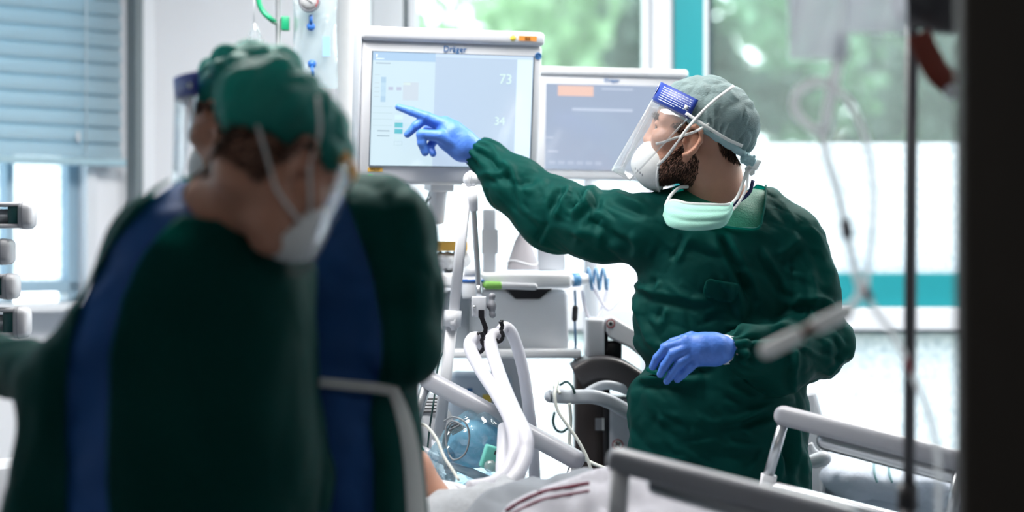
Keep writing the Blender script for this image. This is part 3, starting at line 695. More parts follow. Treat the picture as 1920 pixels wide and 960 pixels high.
FOLDS = [
 # pointing sleeve
 ([(905, 262), (935, 290), (960, 322), (972, 352)], 9, .010), ([(972, 352), (985, 340), (1010, 338)], 8, -.008), ([(880, 330), (930, 322), (965, 312)], 8, .006),
 ([(1062, 345), (1066, 362), (1052, 390), (1036, 418)], 9, .014), ([(1036, 418), (1024, 440), (1014, 460)], 6, .006), ([(1060, 395), (1088, 372), (1092, 358)], 9, -.014), ([(1078, 400), (1100, 372), (1106, 358), (1130, 352)], 10, .014),
 ([(1100, 370), (1104, 395), (1100, 420)], 7, .007), ([(1140, 356), (1175, 372), (1220, 392)], 10, .009), ([(975, 420), (1010, 452), (1060, 470), (1120, 482)], 12, .006), ([(1090, 400), (1130, 430), (1152, 465)], 12, -.010), ([(1180, 430), (1192, 465), (1186, 495)], 10, .007),
 # chest
 ([(1345, 432), (1368, 470), (1392, 520), (1412, 575)], 10, -.012), ([(1360, 430), (1385, 475), (1410, 525), (1425, 570)], 9, .009), ([(1297, 440), (1280, 470), (1265, 497)], 7, .007), ([(1185, 530), (1215, 545), (1300, 562), (1345, 565)], 8, .007),
 ([(1236, 526), (1228, 545)], 6, .006), ([(1250, 575), (1240, 610)], 6, .006), ([(1186, 540), (1196, 590), (1212, 635), (1230, 662)], 8, .006), ([(1205, 550), (1212, 600), (1244, 650)], 8, -.006),
 ([(1425, 460), (1450, 500), (1470, 530), (1490, 560)], 8, .009), ([(1440, 345), (1470, 380), (1500, 420)], 10, .006), ([(1500, 400), (1535, 440), (1555, 490), (1572, 540)], 11, .008), ([(1450, 480), (1475, 470), (1510, 440)], 9, .006),
 ([(1470, 590), (1500, 560), (1545, 560), (1575, 578)], 9, .010), ([(1440, 610), (1475, 580), (1510, 575)], 9, -.008), ([(1395, 520), (1412, 580), (1405, 610)], 12, -.010), ([(1520, 500), (1530, 540), (1528, 580)], 9, .006),
 # bent sleeve
 ([(1350, 610), (1400, 612), (1450, 615), (1500, 605)], 8, .012), ([(1362, 640), (1375, 665), (1372, 690)], 6, .006), ([(1385, 630), (1402, 668), (1392, 692)], 7, .009), ([(1410, 622), (1415, 655), (1400, 690)], 7, -.007),
 ([(1495, 640), (1492, 690), (1488, 740)], 7, .009), ([(1530, 690), (1555, 702), (1592, 660)], 8, .010), ([(1560, 625), (1575, 660), (1560, 700)], 9, -.008), ([(1375, 705), (1420, 730), (1480, 745)], 9, .008), ([(1590, 600), (1598, 640), (1592, 690)], 7, .006),
 # skirt
 ([(1180, 690), (1215, 695), (1260, 700), (1330, 700)], 8, -.014), ([(1175, 712), (1230, 706), (1300, 712)], 8, .010), ([(1350, 725), (1400, 745), (1460, 742), (1500, 750)], 9, .009), ([(1330, 792), (1380, 790), (1440, 760), (1480, 748)], 9, .010), ([(1345, 800), (1400, 792), (1455, 775)], 8, -.008),
 ([(1340, 840), (1420, 835), (1500, 830)], 10, .006), ([(1490, 760), (1495, 830), (1500, 900)], 9, .012), ([(1475, 800), (1482, 860), (1478, 910)], 9, -.010), ([(1505, 840), (1512, 880), (1516, 920)], 7, .009), ([(1188, 700), (1184, 800), (1192, 860)], 8, .007)]
for fo in FOLDS: fold(*fo)
for _ in range(70):                                       # small random creases along the drape
    if random.random() < .35: cx, cy, an = random.uniform(900, 1180), 0, random.uniform(.3, 2.0); cy = 300 + (cx - 880) * .55 + random.uniform(-45, 45)
    else: cx, cy, an = random.uniform(1185, 1560), random.uniform(440, 900), random.gauss(.4, .8)
    ln = random.uniform(16, 46); dx, dy = math.cos(an) * ln, math.sin(an) * ln; fold([(cx - dx, cy - dy), (cx + random.uniform(-6, 6), cy + random.uniform(-6, 6)), (cx + dx, cy + dy)], random.uniform(4.5, 7), random.choice((-1, 1)) * random.uniform(.002, .0045), None, .45)
# gathered cuffs
for wr, d in ((wrR, wrR - P(962, 345, 5.06)), (wrL, wrL - P(1465, 668, 4.71))):
    d = nrm(d); r = gv - wr; h = r @ d; a = nrm(np.cross(d, (0, 0, 1))); b = np.cross(d, a); th = np.arctan2(r @ b, r @ a)
    near = (np.linalg.norm(r, axis=1) < .13) * np.exp(-((h + .015) / .035) ** 2); disp += near * (.0045 * np.sin(11 * th + 2 * vnoise(gv * 30)) - .003)
gv = gv + gn * disp[:, None]
pin = np.exp(-((q[:, 1] - 684) / 26) ** 2) * np.clip((1290 - q[:, 0]) / 90, 0, 1) * (q[:, 0] > 1100); gv[:, 0] += .032 * pin   # drawn in at the waist tie
gq = pix(gv[gf].mean(1)); gc = gv[gf].mean(1); gnf = normals(gv, gf)[gf[:, 0]]
NECKOPEN = [(1262, 300), (1258, 402), (1300, 424), (1352, 424), (1424, 428), (1432, 400), (1437, 344), (1425, 300)]
hole = inpoly(gq, NECKOPEN) & (gc[:, 1] < 4.86)
rr = np.linalg.norm((gc - NB)[:, :2] / np.array([.085, .095]), axis=1); hole |= (rr < 1) & (gc[:, 2] > NB[2] - .02)
for wr, d in ((wrR, wrR - P(962, 345, 5.06)), (wrL, wrL - P(1465, 668, 4.71))):
    hole |= ((gc - wr) @ nrm(d) > .008) & (np.linalg.norm(gc - wr, axis=1) < .09)
hole |= gc[:, 2] < .52
gown = mk('gown', keep(gv, gf, ~hole), M_GOWN, man, solid=.0016)
pk_ = inpoly(gq, [(1322, 521), (1386, 533), (1379, 570), (1318, 560)]) & (gnf[:, 1] < -.2); pv_, pf_ = keep(gv + normals(gv, gf) * .0045, gf, pk_)
mk('chest_pocket', (pv_, pf_), M_GOWN, gown, solid=.002)
# binding of the neck opening, waist ties
nb = cr([GW.hit(*p, off=.004) for p in ((1436, 348), (1435, 380), (1430, 405), (1422, 427), (1390, 428), (1352, 424), (1310, 424))], 5)
mk('neck_binding', tube(nb, .0028, 6), M_GOWN, gown)
tie = [GW.hit(x, y, off=.006) for x, y in ((1214, 692), (1222, 695), (1230, 698), (1242, 699))]
mk('waist_tie', tube(cr(tie), .0055, 6), M_GOWN, gown)
# scrub top under the gown, added torso light-block, trousers, shoes
sv, sf = GW.mesh(.010, iso=-.011); sc_ = sv[sf].mean(1)
rr = np.linalg.norm((sc_ - NB)[:, :2] / np.array([.064, .075]), axis=1); hs = ((rr < 1) & (sc_[:, 2] > NB[2] - .06)) | (sc_[:, 2] < 1.456) | (sc_[:, 0] < .36) | (sc_[:, 0] > .60)
mk('scrub_top', keep(sv, sf, ~hs), M_SCRUBG, man)
sv, sf = GW.mesh(.012, iso=-.050); sc_ = sv[sf].mean(1); mk('inner_torso_block', keep(sv, sf, (sc_[:, 2] < 1.47) & (sc_[:, 2] > .6)), M_SCRUBG, man)  # unseen torso shell added to block light, so only gown edges glow
vn = cr([HS_p for HS_p in (P(1412, 338, 4.79), P(1404, 362, 4.785), P(1378, 382, 4.775), P(1352, 395, 4.765))], 6); mk('neck_lanyard', sweep(vn, [(.0042, .001), (-.0042, .001), (-.0042, -.001), (.0042, -.001)], V3(0, 0, 1)), mat('navy_trim', (.004, .012, .09), .7), man)
legs(man, [V3(.42, 4.88, .84), V3(.53, 4.88, .84)], [V3(.35, 4.9, 0), V3(.58, 4.9, 0)], M_SCRUBG, 180)
# surgical mask hanging at the neck
top = [(1246, 384), (1262, 374), (1290, 380), (1330, 382), (1362, 383), (1374, 378)]; bot = [(1243, 404), (1254, 424), (1288, 432), (1328, 431), (1358, 424), (1372, 402)]
yt = [4.74, 4.715, 4.695, 4.69, 4.695, 4.715]; yb = [4.735, 4.69, 4.665, 4.66, 4.675, 4.71]
A_ = cr([P(*a, y) for a, y in zip(top, yt)], 6); B_ = cr([P(*a, y) for a, y in zip(bot, yb)], 6)
def sm(u, v):
    i = min(int(u * 30), 29); t = u * 30 - i; a = A_[i] * (1 - t) + A_[i + 1] * t; b = B_[i] * (1 - t) + B_[i + 1] * t; p = a * (1 - v) + b * v
    return p + V3(0, -.012 * math.sin(math.pi * v) - .003 * abs(math.sin(v * 3 * math.pi)) * math.sin(math.pi * u), 0)
fm = mk('hanging_surgical_mask', gridmesh(sm, 30, 18), M_SURG, man, solid=.0016, label='mint surgical mask pulled down to the throat')
mk('nose_strip', sweep(np.array([sm(u, .06) + V3(0, -.002, 0) for u in np.linspace(.12, .9, 24)]), rrect(.005, .0008, .0006, 1), V3(0, 0, 1)), M_STRAP, fm)
mk('ear_loop', tube(cr([P(1372, 382, 4.715), P(1384, 366, 4.745), P(1394, 340, 4.76), P(1400, 322, 4.775), P(1412, 314, 4.80)], 8), .0035, 6), M_STRAP, fm)
mk('ear_loop', tube(cr([P(1370, 398, 4.705), P(1388, 376, 4.735), P(1400, 350, 4.755), P(1403, 325, 4.77), P(1418, 312, 4.80)], 8), .003, 6), M_STRAP, fm)
mk('ear_loop', tube(cr([P(1248, 386, 4.735), P(1258, 366, 4.76), P(1274, 352, 4.79), P(1290, 350, 4.80)], 6), .004, 6), M_STRAP, fm)
lk = Soft()
for x, y, r in ((1404, 318, .010), (1414, 310, .012), (1422, 304, .007), (1410, 324, .007)): lk.ell(P(x, y, 4.79), (r, r * .7, r), .006)
lv, lf = lk.mesh(.0025); mk('loop_knot', (crumple(lv, lf, .004, 120), lf), M_STRAP, fm)
# gloves
def J(px, py, Y, r): return (P(px, py, Y), r)
Wy = 5.085
glove(man, wrR, [[J(890, 283, 5.09, 0.0325), J(868, 272, Wy, 0.0325), J(846, 258, Wy, 0.0336)], [J(866, 262, Wy, 0.0291), J(834, 234, Wy + .005, 0.0213)], [J(866, 280, Wy, 0.0291), J(838, 262, Wy + .01, 0.0224)], [J(848, 250, Wy, 0.0291), J(836, 246, Wy + .01, 0.0246)]],
      [[J(840, 236, Wy - .006, 0.0140), J(800, 219, Wy + .0, 0.0121), J(772, 209, Wy + .006, 0.0106), J(747, 201, Wy + .015, 0.0081)],
       [J(836, 240, Wy + .014, 0.0129), J(796, 224, Wy + .006, 0.0118), J(780, 236, Wy + .004, 0.0110), J(764, 252, Wy + .006, 0.0087)],
       [J(836, 252, Wy + .028, 0.0123), J(802, 244, Wy + .036, 0.0112), J(790, 262, Wy + .030, 0.0106), J(794, 278, Wy + .02, 0.0090)],
       [J(840, 262, Wy + .038, 0.0118), J(814, 262, Wy + .046, 0.0106), J(806, 276, Wy + .04, 0.0101), J(812, 288, Wy + .03, 0.0084)],
       [J(860, 272, Wy - .014, 0.0179), J(826, 255, Wy - .026, 0.0143), J(790, 252, Wy - .030, 0.0121), J(791, 268, Wy - .028, 0.0110), J(797, 286, Wy - .024, 0.0092)]],
      label='blue glove with outstretched index finger')
Hy = 4.60
glove(man, wrL, [[J(1366, 655, 4.625, .030), J(1345, 655, Hy, .030), J(1320, 652, Hy - .002, .031)], [J(1335, 648, Hy, .028), J(1288, 640, Hy, .017)], [J(1335, 664, Hy, .027), J(1306, 674, Hy, .016)], [J(1310, 656, Hy, .028), J(1292, 654, Hy, .020)]],
      [[J(1290, 642, Hy, .0135), J(1250, 652, Hy - .004, .0112), J(1232, 672, Hy + .004, .0098), J(1224, 688, Hy + .010, .0082)],
       [J(1292, 652, Hy - .006, .0135), J(1262, 664, Hy - .014, .0112), J(1246, 686, Hy - .006, .0100), J(1238, 702, Hy, .0082)],
       [J(1298, 664, Hy - .006, .0130), J(1276, 680, Hy - .016, .0108), J(1261, 700, Hy - .008, .0094), J(1250, 715, Hy - .002, .0078)],
       [J(1308, 674, Hy - .002, .0120), J(1292, 690, Hy - .012, .0098), J(1280, 702, Hy - .008, .0088), J(1270, 712, Hy - .002, .0074)],
       [J(1336, 640, Hy + .02, .0150), J(1296, 632, Hy + .026, .0120), J(1262, 642, Hy + .03, .0100), J(1244, 650, Hy + .034, .0080)]],
      label='blue glove resting on the belly')
mk('inner_cuff', tube([P(1352, 655, 4.612), P(1366, 656, 4.628)], .0325, 18), M_STRAP, man)
# ================================================================== the two carers at the near side of the bed
def carer(name_loc, label, ear_w, yaw, pitch, near, neckpts, gownfn, opening, capargs, hip, foot, rz, iso=-.012):
    pe = empty('person', name_loc, label, 'person')
    L, Wd, R = hframe(ear_w - Rz(yaw) @ V3(0, near * .078, 0), yaw, pitch)
    HSx = head_soft([((-.030, 0, -.035), .056)] + [(Wd(p), r) for p, r in neckpts])
    v, f = HSx.mesh(.0045); bd = mk('body', (L(v), f), M_SKIN, pe)
    c = v[f].mean(1); hs = (c[:, 0] < .0) & (c[:, 2] < .05) & (c[:, 2] > -.060) & (c[:, 0] < -.02); hs |= (c[:, 2] > .03) & (c[:, 0] < .05)
    hairs(L(v), f, hs, 9000, .009, R @ V3(-.3, 0, -1) * .9, 'hair', M_HAIR, bd, 9, .0013, .3)
    for s in (-1, 1): mk('eye', (L(sphere((.0765, s * .031, .0095), .0125, 8)[0]), sphere((0, 0, 0), 1, 8)[1]), M_EYE, bd)
    C = cap_soft(*capargs); cv, cf = C.mesh(.005); cv = crumple(cv, cf, .013, 17, (1, 1, .7), 2.); cap = mk('bouffant_cap', (L(cv), cf), M_CAPG, pe)
    G = Soft(); gownfn(G); gv, gf = G.mesh(.009); gv = relax(gv, gf, 1, .5); gv = crumple(gv, gf, .014, 6.5, (1, 1, .5), .7)
    c = gv[gf].mean(1); q = pix(c); nf = normals(gv, gf)[gf[:, 0]]
    hole = inpoly(q, opening) & (nf[:, 1] < .3); nb = neckpts[-1][0]
    hole |= (np.linalg.norm((c - nb)[:, :2], axis=1) < .085) & (c[:, 2] > nb[2] - .02); hole |= c[:, 2] < .5
    gown = mk('gown', keep(gv, gf, ~hole), M_GOWN, pe, solid=.002)
    sv, sf = G.mesh(.012, iso=iso); sv = crumple(sv, sf, .010, 9, (1, 1, 1.5), 3.); c = sv[sf].mean(1); hole = ((np.linalg.norm((c - nb)[:, :2], axis=1) < .07) & (c[:, 2] > nb[2] - .02)) | (c[:, 2] < .6)
    mk('scrub_top', keep(sv, sf, ~hole), M_SCRUBB, pe)
    legs(pe, hip, foot, M_SCRUBB, rz)
    return pe, L, Wd, R, G, gown, HSx, C

# --- nearest person, bent forward, head turned down to the patient
def gA(G):
    ay = V3(0, 1, 0)
    G.ell(P(372, 620, 3.46), (.190, .150, .25), .05); G.ell(P(350, 830, 3.46), (.205, .165, .26), .05); G.cone(P(335, 860, 3.46), .222, P(310, 1500, 3.46), .28, .05, (ay, .72))
    G.cone(P(405, 402, 3.44), .055, P(330, 462, 3.42), .085, .05)
    G.cone(P(405, 405, 3.46), .055, P(478, 500, 3.50), .080, .05)
    G.chain([(P(476, 512, 3.50), .082), (P(510, 660, 3.54), .070), (P(535, 800, 3.60), .064)], .04); G.chain([(P(535, 800, 3.60), .064), (P(560, 900, 3.63), .050), (P(585, 985, 3.60), .036)], .04)
    G.chain([(P(312, 500, 3.41), .086), (P(222, 620, 3.39), .074), (P(125, 722, 3.42), .064), (P(-20, 678, 3.62), .048), (P(-110, 655, 3.72), .036)], .04); G.cone(P(120, 735, 3.43), .062, P(70, 1150, 3.46), .10, .04)
pA, LA, WA, RA, GA, gownA, HA, CA = carer((-.52, 3.46, 0), 'person bending forward nearest the camera, dark green gown open over blue scrubs at the back', P(560, 304, 3.27), 35, -42, -1,
    [(P(478, 345, 3.38), .060), (P(420, 392, 3.42), .068)], gA,
    [(338, 325), (300, 350), (255, 400), (200, 470), (152, 560), (130, 640), (122, 760), (130, 1500), (206, 1500), (202, 800), (208, 650), (230, 560), (270, 470), (335, 405), (372, 372), (385, 340)],
    (V3(0, 0, .016), V3(.24, 0, -1.), .012, .020, .0), [V3(-.58, 3.44, .84), V3(-.42, 3.5, .84)], [V3(-.62, 3.4, 0), V3(-.4, 3.45, 0)], -40)
rA = respirator(pA, LA, c=(.080, 0, -.050))
mk('strap', tube(cr([LA(p) for p in ((.085, -.050, -.040), (.05, -.072, -.020), (.015, -.084, .008), (-.01, -.092, .055), (-.05, -.095, .09))], 6), .0035, 6), M_STRAP, rA)
mk('strap', tube(cr([LA(p) for p in ((.085, -.050, -.055), (.045, -.068, -.060), (.0, -.074, -.055), (-.04, -.070, -.03), (-.09, -.05, .01))], 6), .003, 6), M_STRAP, rA)
SA, _, _ = hframe(LA((0, 0, .045)), 35, -36)
M_AMB = mat('amber_foam', (.55, .25, .03), .7)
shield(pA, SA, .122, .100, V3(-.004, 0, -.006), .022, .16, .02, 66, False, 'clear face shield with amber foam band', M_AMB, M_VISOR2)

# --- second person, back to the camera, face turned to the blind
def gB(G):
    ay = V3(0, 1, 0)
    G.ell(P(640, 560, 3.80), (.155, .125, .22), .05); G.ell(P(648, 800, 3.80), (.130, .13, .26), .05); G.cone(P(650, 860, 3.80), .135, P(650, 1400, 3.80), .19, .05, (ay, .8))
    G.cone(P(575, 395, 3.82), .058, P(725, 432, 3.78), .085, .05); G.cone(P(575, 395, 3.84), .055, P(470, 440, 3.90), .080, .05)
    G.chain([(P(725, 440, 3.78), .088), (P(752, 540, 3.73), .072), (P(758, 655, 3.70), .066)], .04); G.chain([(P(758, 655, 3.70), .066), (P(710, 660, 3.86), .056), (P(640, 640, 4.02), .038)], .03)
    G.chain([(P(465, 445, 3.90), .085), (P(430, 580, 3.95), .070), (P(440, 680, 4.0), .060)], .04)
pB, LB, WB, RB, GB, gownB, HB, CB = carer((-.30, 3.8, 0), 'person beside the bed with back turned, blue scrubs showing between green gown flaps', P(402, 232, 3.74), 146, -4, 1,
    [(P(505, 320, 3.85), .060), (P(575, 385, 3.83), .068)], gB,
    [(565, 300), (625, 318), (652, 380), (680, 450), (702, 530), (716, 610), (716, 690), (694, 770), (700, 850), (694, 1500), (480, 1500), (480, 420), (540, 360)],
    (V3(0, 0, .040), V3(.10, 0, -1.), .012, .010, .0), [V3(-.36, 3.8, .84), V3(-.24, 3.82, .84)], [V3(-.40, 3.76, 0), V3(-.2, 3.78, 0)], 10)
respirator(pB, LB)
SB, _, _ = hframe(LB((0, 0, .05)), 146, -4)
shield(pB, SB, .135, .104, V3(-.004, 0, .0), .042, .19, .02, 84, False, 'clear face shield with dark blue band', None, M_VISOR2)
tb = [GB.hit(x, y, off=.012) for x, y in ((560, 716), (600, 717), (650, 722), (700, 727), (738, 733))]
mk('white_tie', sweep(cr(tb, 5), rrect(.009, .0015, .001, 1), V3(0, 0, 1)), M_STRAP, gownB)
t2 = [P(736, 728, 3.66), P(752, 768, 3.655), P(766, 820, 3.655), P(776, 890, 3.66), P(784, 1000, 3.67)]
c2 = cr(t2, 6); mk('white_tie', sweep(c2, rrect(.0015, .014, .001, 1), V3(0, -1, 0), np.linspace(.7, 1.25, len(c2))), M_STRAP, gownB)

def hand_at(parent, w, d, n):
    """relaxed gloved hand from the wrist w, pointing along d, back of the hand towards n"""
    d = nrm(d); n = nrm(np.asarray(n, float) - d * (d @ np.asarray(n, float))); s = np.cross(d, n); w = np.asarray(w, float)
    fs = [[(w + d * .085 + s * (.03 - .02 * k), .0115), (w + d * (.118 - .003 * abs(k - 1)) + s * (.032 - .0215 * k) - n * .006, .0102), (w + d * (.142 - .004 * abs(k - 1)) + s * (.032 - .0215 * k) - n * .022, .0092), (w + d * (.155 - .005 * abs(k - 1)) + s * (.031 - .021 * k) - n * .042, .0080)] for k in range(4)]
    fs.append([(w + d * .03 + s * .028 - n * .01, .015), (w + d * .065 + s * .055 - n * .018, .0122), (w + d * .098 + s * .060 - n * .026, .0095)])
    glove(parent, w, [[(w - d * .02, .028), (w + d * .03, .029)], [(w + d * .03, .027), (w + d * .082 + s * .022, .018)], [(w + d * .03, .027), (w + d * .082 - s * .024, .017)], [(w + d * .05, .026), (w + d * .082, .019)]], fs, vox=.004)
hand_at(pA, P(590, 1002, 3.60), P(600, 1080, 3.62) - P(585, 985, 3.60), (0, -1, .2)); hand_at(pA, P(-118, 653, 3.73), P(-110, 655, 3.72) - P(-20, 678, 3.62), (0, -.3, 1))
hand_at(pB, P(630, 638, 4.035), P(640, 640, 4.02) - P(710, 660, 3.86), (0, -.2, 1))
# ================================================================== the patient's bed
BU, BN, BO = V3(.88, -.475, 0), V3(-.475, -.88, 0), V3(-.19, 4.88, 0)
def bp(t, w, z): return BO + BU * t + BN * w + V3(0, 0, z)
def bbox(t0, t1, w0, w1, zf0, zf1):
    """box in bed coordinates; zf give bottom/top as functions of t"""
    g = lambda q, t: q(t) if callable(q) else q
    v = np.array([bp(t, w, g(z, t)) for t in (t0, t1) for w in (w0, w1) for z in (zf0, zf1)]); return v, [[0, 1, 3, 2], [4, 6, 7, 5], [0, 4, 5, 1], [2, 3, 7, 6], [0, 2, 6, 4], [1, 5, 7, 3]]
def zb_(t): return .95 - .19 * np.clip(t + .3, 0, .8) / .8 - .03 * np.clip(t - .5, 0, 2)
bed = empty('hospital_bed', bp(.7, .43, 0), 'white hospital bed with raised head end and tubular side rails, in the middle', 'bed')
mk('mattress', join([bbox(-.55, .5, .06, .80, lambda t: zb_(t) - .14, lambda t: zb_(t)), bbox(.5, 1.30, .06, .80, lambda t: zb_(t) - .14, lambda t: zb_(t))]), mat('pale_mattress', (.5, .55, .6), .6), bed, smooth=False, bevel=.02)
mk('bed_frame', join([bbox(-.62, 1.33, .02, .84, .42, .50), bbox(-.3, 0, .2, .66, .12, .42), bbox(.75, 1.05, .2, .66, .12, .42), bbox(-.45, 1.22, .1, .76, .10, .16)]), M_LGREY, bed, smooth=False, bevel=.01)
for t in (-.4, 1.2):
    for w in (.12, .74): mk('castor', lathe([(.02, -.02), (.06, -.02), (.065, 0), (.06, .02), (.02, .02)], bp(t, w, .065), BN, 20), M_DARK, bed)
mk('headboard', bbox(-.64, -.60, .04, .82, .45, .98), M_WHITE, bed, smooth=False, bevel=.02)
def rail(parts, name='side_rail'):
    r = mk(name, parts[0], M_ALU, bed)
    for nm, vf, m in parts[1:]: mk(nm, vf, m, r)
PR = rrect(.021, .017, .013, 4)
def rp3(px, py, w):
    """point on the vertical plane of a rail (constant w) seen at a pixel"""
    a = (px - 960) / F; o = BO + BN * w; t = (a * o[1] - o[0]) / (BU[0] - a * BU[1]); q = bp(t, w, 0); return V3(q[0], q[1], CAM_Z - (py - 480) / F * q[1])
a, b = rp3(790, 705, 0.), rp3(1094, 869, 0.)
rail([capsule(a, b, .02, prof=PR, up=V3(0, 0, 1), rend=.02), ('post', rod(rp3(1080, 868, .0), rp3(1030, 1010, .0), .013), M_STEEL), ('lower_bar', capsule(rp3(770, 835, 0.01), rp3(925, 905, 0.01), .011), M_ALU), ('post', rod(rp3(800, 720, .0), rp3(745, 900, .0), .012), M_STEEL)])
a, b = rp3(1452, 775, 0.), rp3(1830, 872, 0.)
rail([capsule(a, b, .02, prof=PR, up=V3(0, 0, 1), rend=.02), ('post', rod(rp3(1470, 788, 0.), rp3(1437, 905, 0.), .0115), M_STEEL), ('post_foot', sweep([rp3(1442, 890, 0.), rp3(1430, 960, 0.)], rrect(.016, .012, .004, 2)), M_WHITE),
      ('inner_bar', capsule(rp3(1532, 822, -.03), rp3(1840, 902, -.03), .021), M_STEEL), ('lower_bar', capsule(rp3(1445, 915, 0.), rp3(1850, 1020, 0.), .017), M_STEEL), ('post', rod(rp3(1800, 870, 0.), rp3(1775, 1010, 0.), .0115), M_STEEL)])
a, b = rp3(1140, 858, .86), rp3(1610, 980, .86)
rail([capsule(a, b, .02, prof=rrect(.022, .019, .014, 4), up=V3(0, 0, 1), rend=.02), ('post', sweep([rp3(1164, 872, .86), rp3(1150, 1090, .86)], rrect(.017, .013, .006, 2)), M_WHITE), ('inner_bar', capsule(rp3(1215, 905, .84), rp3(1590, 1015, .84), .018), M_STEEL), ('post', rod(rp3(1570, 972, .86), rp3(1560, 1130, .86), .012), M_STEEL)])
# --- patient under the bedding
pat = empty('person', bp(.0, .43, .88), 'patient lying in the bed under white bedding, ventilator hoses by the face', 'person')
PS = Soft(); hc = bp(.165, .47, .955)
PS.ell(hc, (.075, .085, .085), .02); PS.ell(hc + BU * .055 + V3(0, 0, .02), (.05, .05, .05), .03); PS.ell(hc + BU * .05 + V3(0, 0, .075), (.014, .012, .018), .015)
PS.chain([(hc + BU * .06, .055), (bp(.30, .44, .855), .055)], .03); PS.ell(bp(.52, .43, .835), (.15, .18, .075), .05); PS.ell(bp(.78, .43, .82), (.18, .15, .08), .05)
PS.cone(bp(.85, .36, .82), .075, bp(1.2, .34, .79), .045, .04); PS.cone(bp(.85, .52, .82), .075, bp(1.2, .52, .79), .045, .04)
v_, f_ = PS.mesh(.01); mk('body', (v_, f_), M_SKIN, pat)
for s in (-1, 1): mk('eye_lid', sphere(hc + BU * .025 + BN * s * .03 + V3(0, 0, .075), .012, 6), M_SKIN, pat)
pil = Soft(); pil.ell(bp(.10, .43, .895), (.26, .26, .055), .02, Rz(-28)); pv, pf = pil.mesh(.01); mk('pillow', (crumple(pv, pf, .015, 8), pf), mat('white_cotton', (.66, .67, .72), .8, var=.04, bump=.1, bs=150), None, label='white pillow under the patient', cat='pillow')
# --- bedding: draped surfaces over the body
def hump(t, w):
    b = .138 * np.exp(-(abs(w - .43) / .27) ** 3.2) * np.clip((t - .20) / .20, 0, 1) ** .6
    b += .045 * np.exp(-(((t - .78) / .16) ** 2 + ((w - .33) / .20) ** 2)) + .03 * np.exp(-(((t - .62) / .22) ** 2 + ((w - .40) / .2) ** 2))
    return b
def zdrape(T, Wg, lift, seed, amp, sc=9.):
    T = np.atleast_1d(np.asarray(T, float)); Wg = np.atleast_1d(np.asarray(Wg, float))
    z = zb_(T) + .02 + hump(T, Wg) + lift; p = np.stack([T * sc, Wg * sc, np.full_like(T, seed)], 1); p2 = p @ Rz(38).T * np.array([1.9, .6, 1]); z = z + amp * (.6 * vnoise(p2) + .5 * vnoise(p2 * 2.1 + 7)); f1, f2 = voro(p * .8 + 3); z = z + amp * .8 * np.minimum(f2 - f1, .6)
    edge = np.clip((abs(Wg - .43) - .34) / .1, 0, 1); return z - edge ** 1.5 * .10
def drape(*a):
    nt_, nw = 150, 100; T, Wg = np.meshgrid(np.linspace(.235, 1.29, nt_), np.linspace(-.02, .90, nw), indexing='ij'); T = T.ravel(); Wg = Wg.ravel(); z = zdrape(T, Wg, *a)
    v = BO + T[:, None] * BU + Wg[:, None] * BN + z[:, None] * V3(0, 0, 1)
    f = np.array([[i * nw + j, i * nw + j + 1, (i + 1) * nw + j + 1, (i + 1) * nw + j] for i in range(nt_ - 1) for j in range(nw - 1)]); return v, f
M_LINEN = mat('white_hospital_linen', (.40, .40, .45), .85, var=.05, vs=20, bump=.25, bs=190, kind='weave'); M_KNIT = mat('white_knit_blanket', (.36, .38, .41), .9, var=.2, vs=120, bump=.5, bs=240)
M_GREYB = mat('grey_blanket', (.19, .21, .24), .85, var=.06, vs=60, bump=.1, bs=260)
dv, df = drape(0, 1.3, .020); mk('blanket', (dv, df), M_KNIT, None, solid=.006, label='white knitted blanket spread over the patient', cat='blanket')
dv, df = drape(.014, 1.3, .020); q = pix(dv[df].mean(1))
m_ = inpoly(q, [(835, 1010), (905, 922), (985, 898), (1060, 884), (1140, 872), (1165, 885), (1080, 912), (985, 936), (930, 1010)]); mk('grey_blanket', keep(dv, df, m_), M_GREYB, None, solid=.005, label='folded plain grey blanket lying across the white knit', cat='blanket')
dv, df = drape(.036, 1.3, .026, 11.); q = pix(dv[df].mean(1)); m_ = inpoly(q, [(925, 1010), (945, 948), (1000, 922), (1060, 902), (1105, 884), (1160, 872), (1250, 900), (1330, 960), (1330, 1010)])
sheet = mk('striped_sheet', keep(dv, df, m_), M_LINEN, None, solid=.005, label='rumpled white sheet with two red stripes along its turned edge', cat='sheet')
M_RED = mat('dusky_red_stripe', (.38, .08, .13), .85)
ys = np.linspace(3.6, 4.8, 1200)
def on_drape(px, py, *a):
    p = np.stack([P(px, py, Yq) for Yq in ys]); r = p - BO; t = r @ BU / (BU @ BU); w = r @ BN / (BN @ BN); h = p[:, 2] < zdrape(t, w, *a); h &= (w > -.02) & (w < .9); i = int(np.argmax(h)); return p[i]
for k, off in ((.010, 0), (.006, 14)):
    st = np.array([on_drape(x, y + off, .041, 1.3, .026, 11.) for x, y in cr([V3(948, 958, 0), V3(985, 936, 0), V3(1020, 922, 0), V3(1060, 914, 0), V3(1105, 906, 0)], 7)[:, :2]]); st[1:-1] = (st[:-2] + st[1:-1] + st[2:]) / 3
    mk('red_stripe', sweep(st, rrect(k * .4, .0012, .001, 1), V3(0, -.4, 1)), M_RED, sheet)

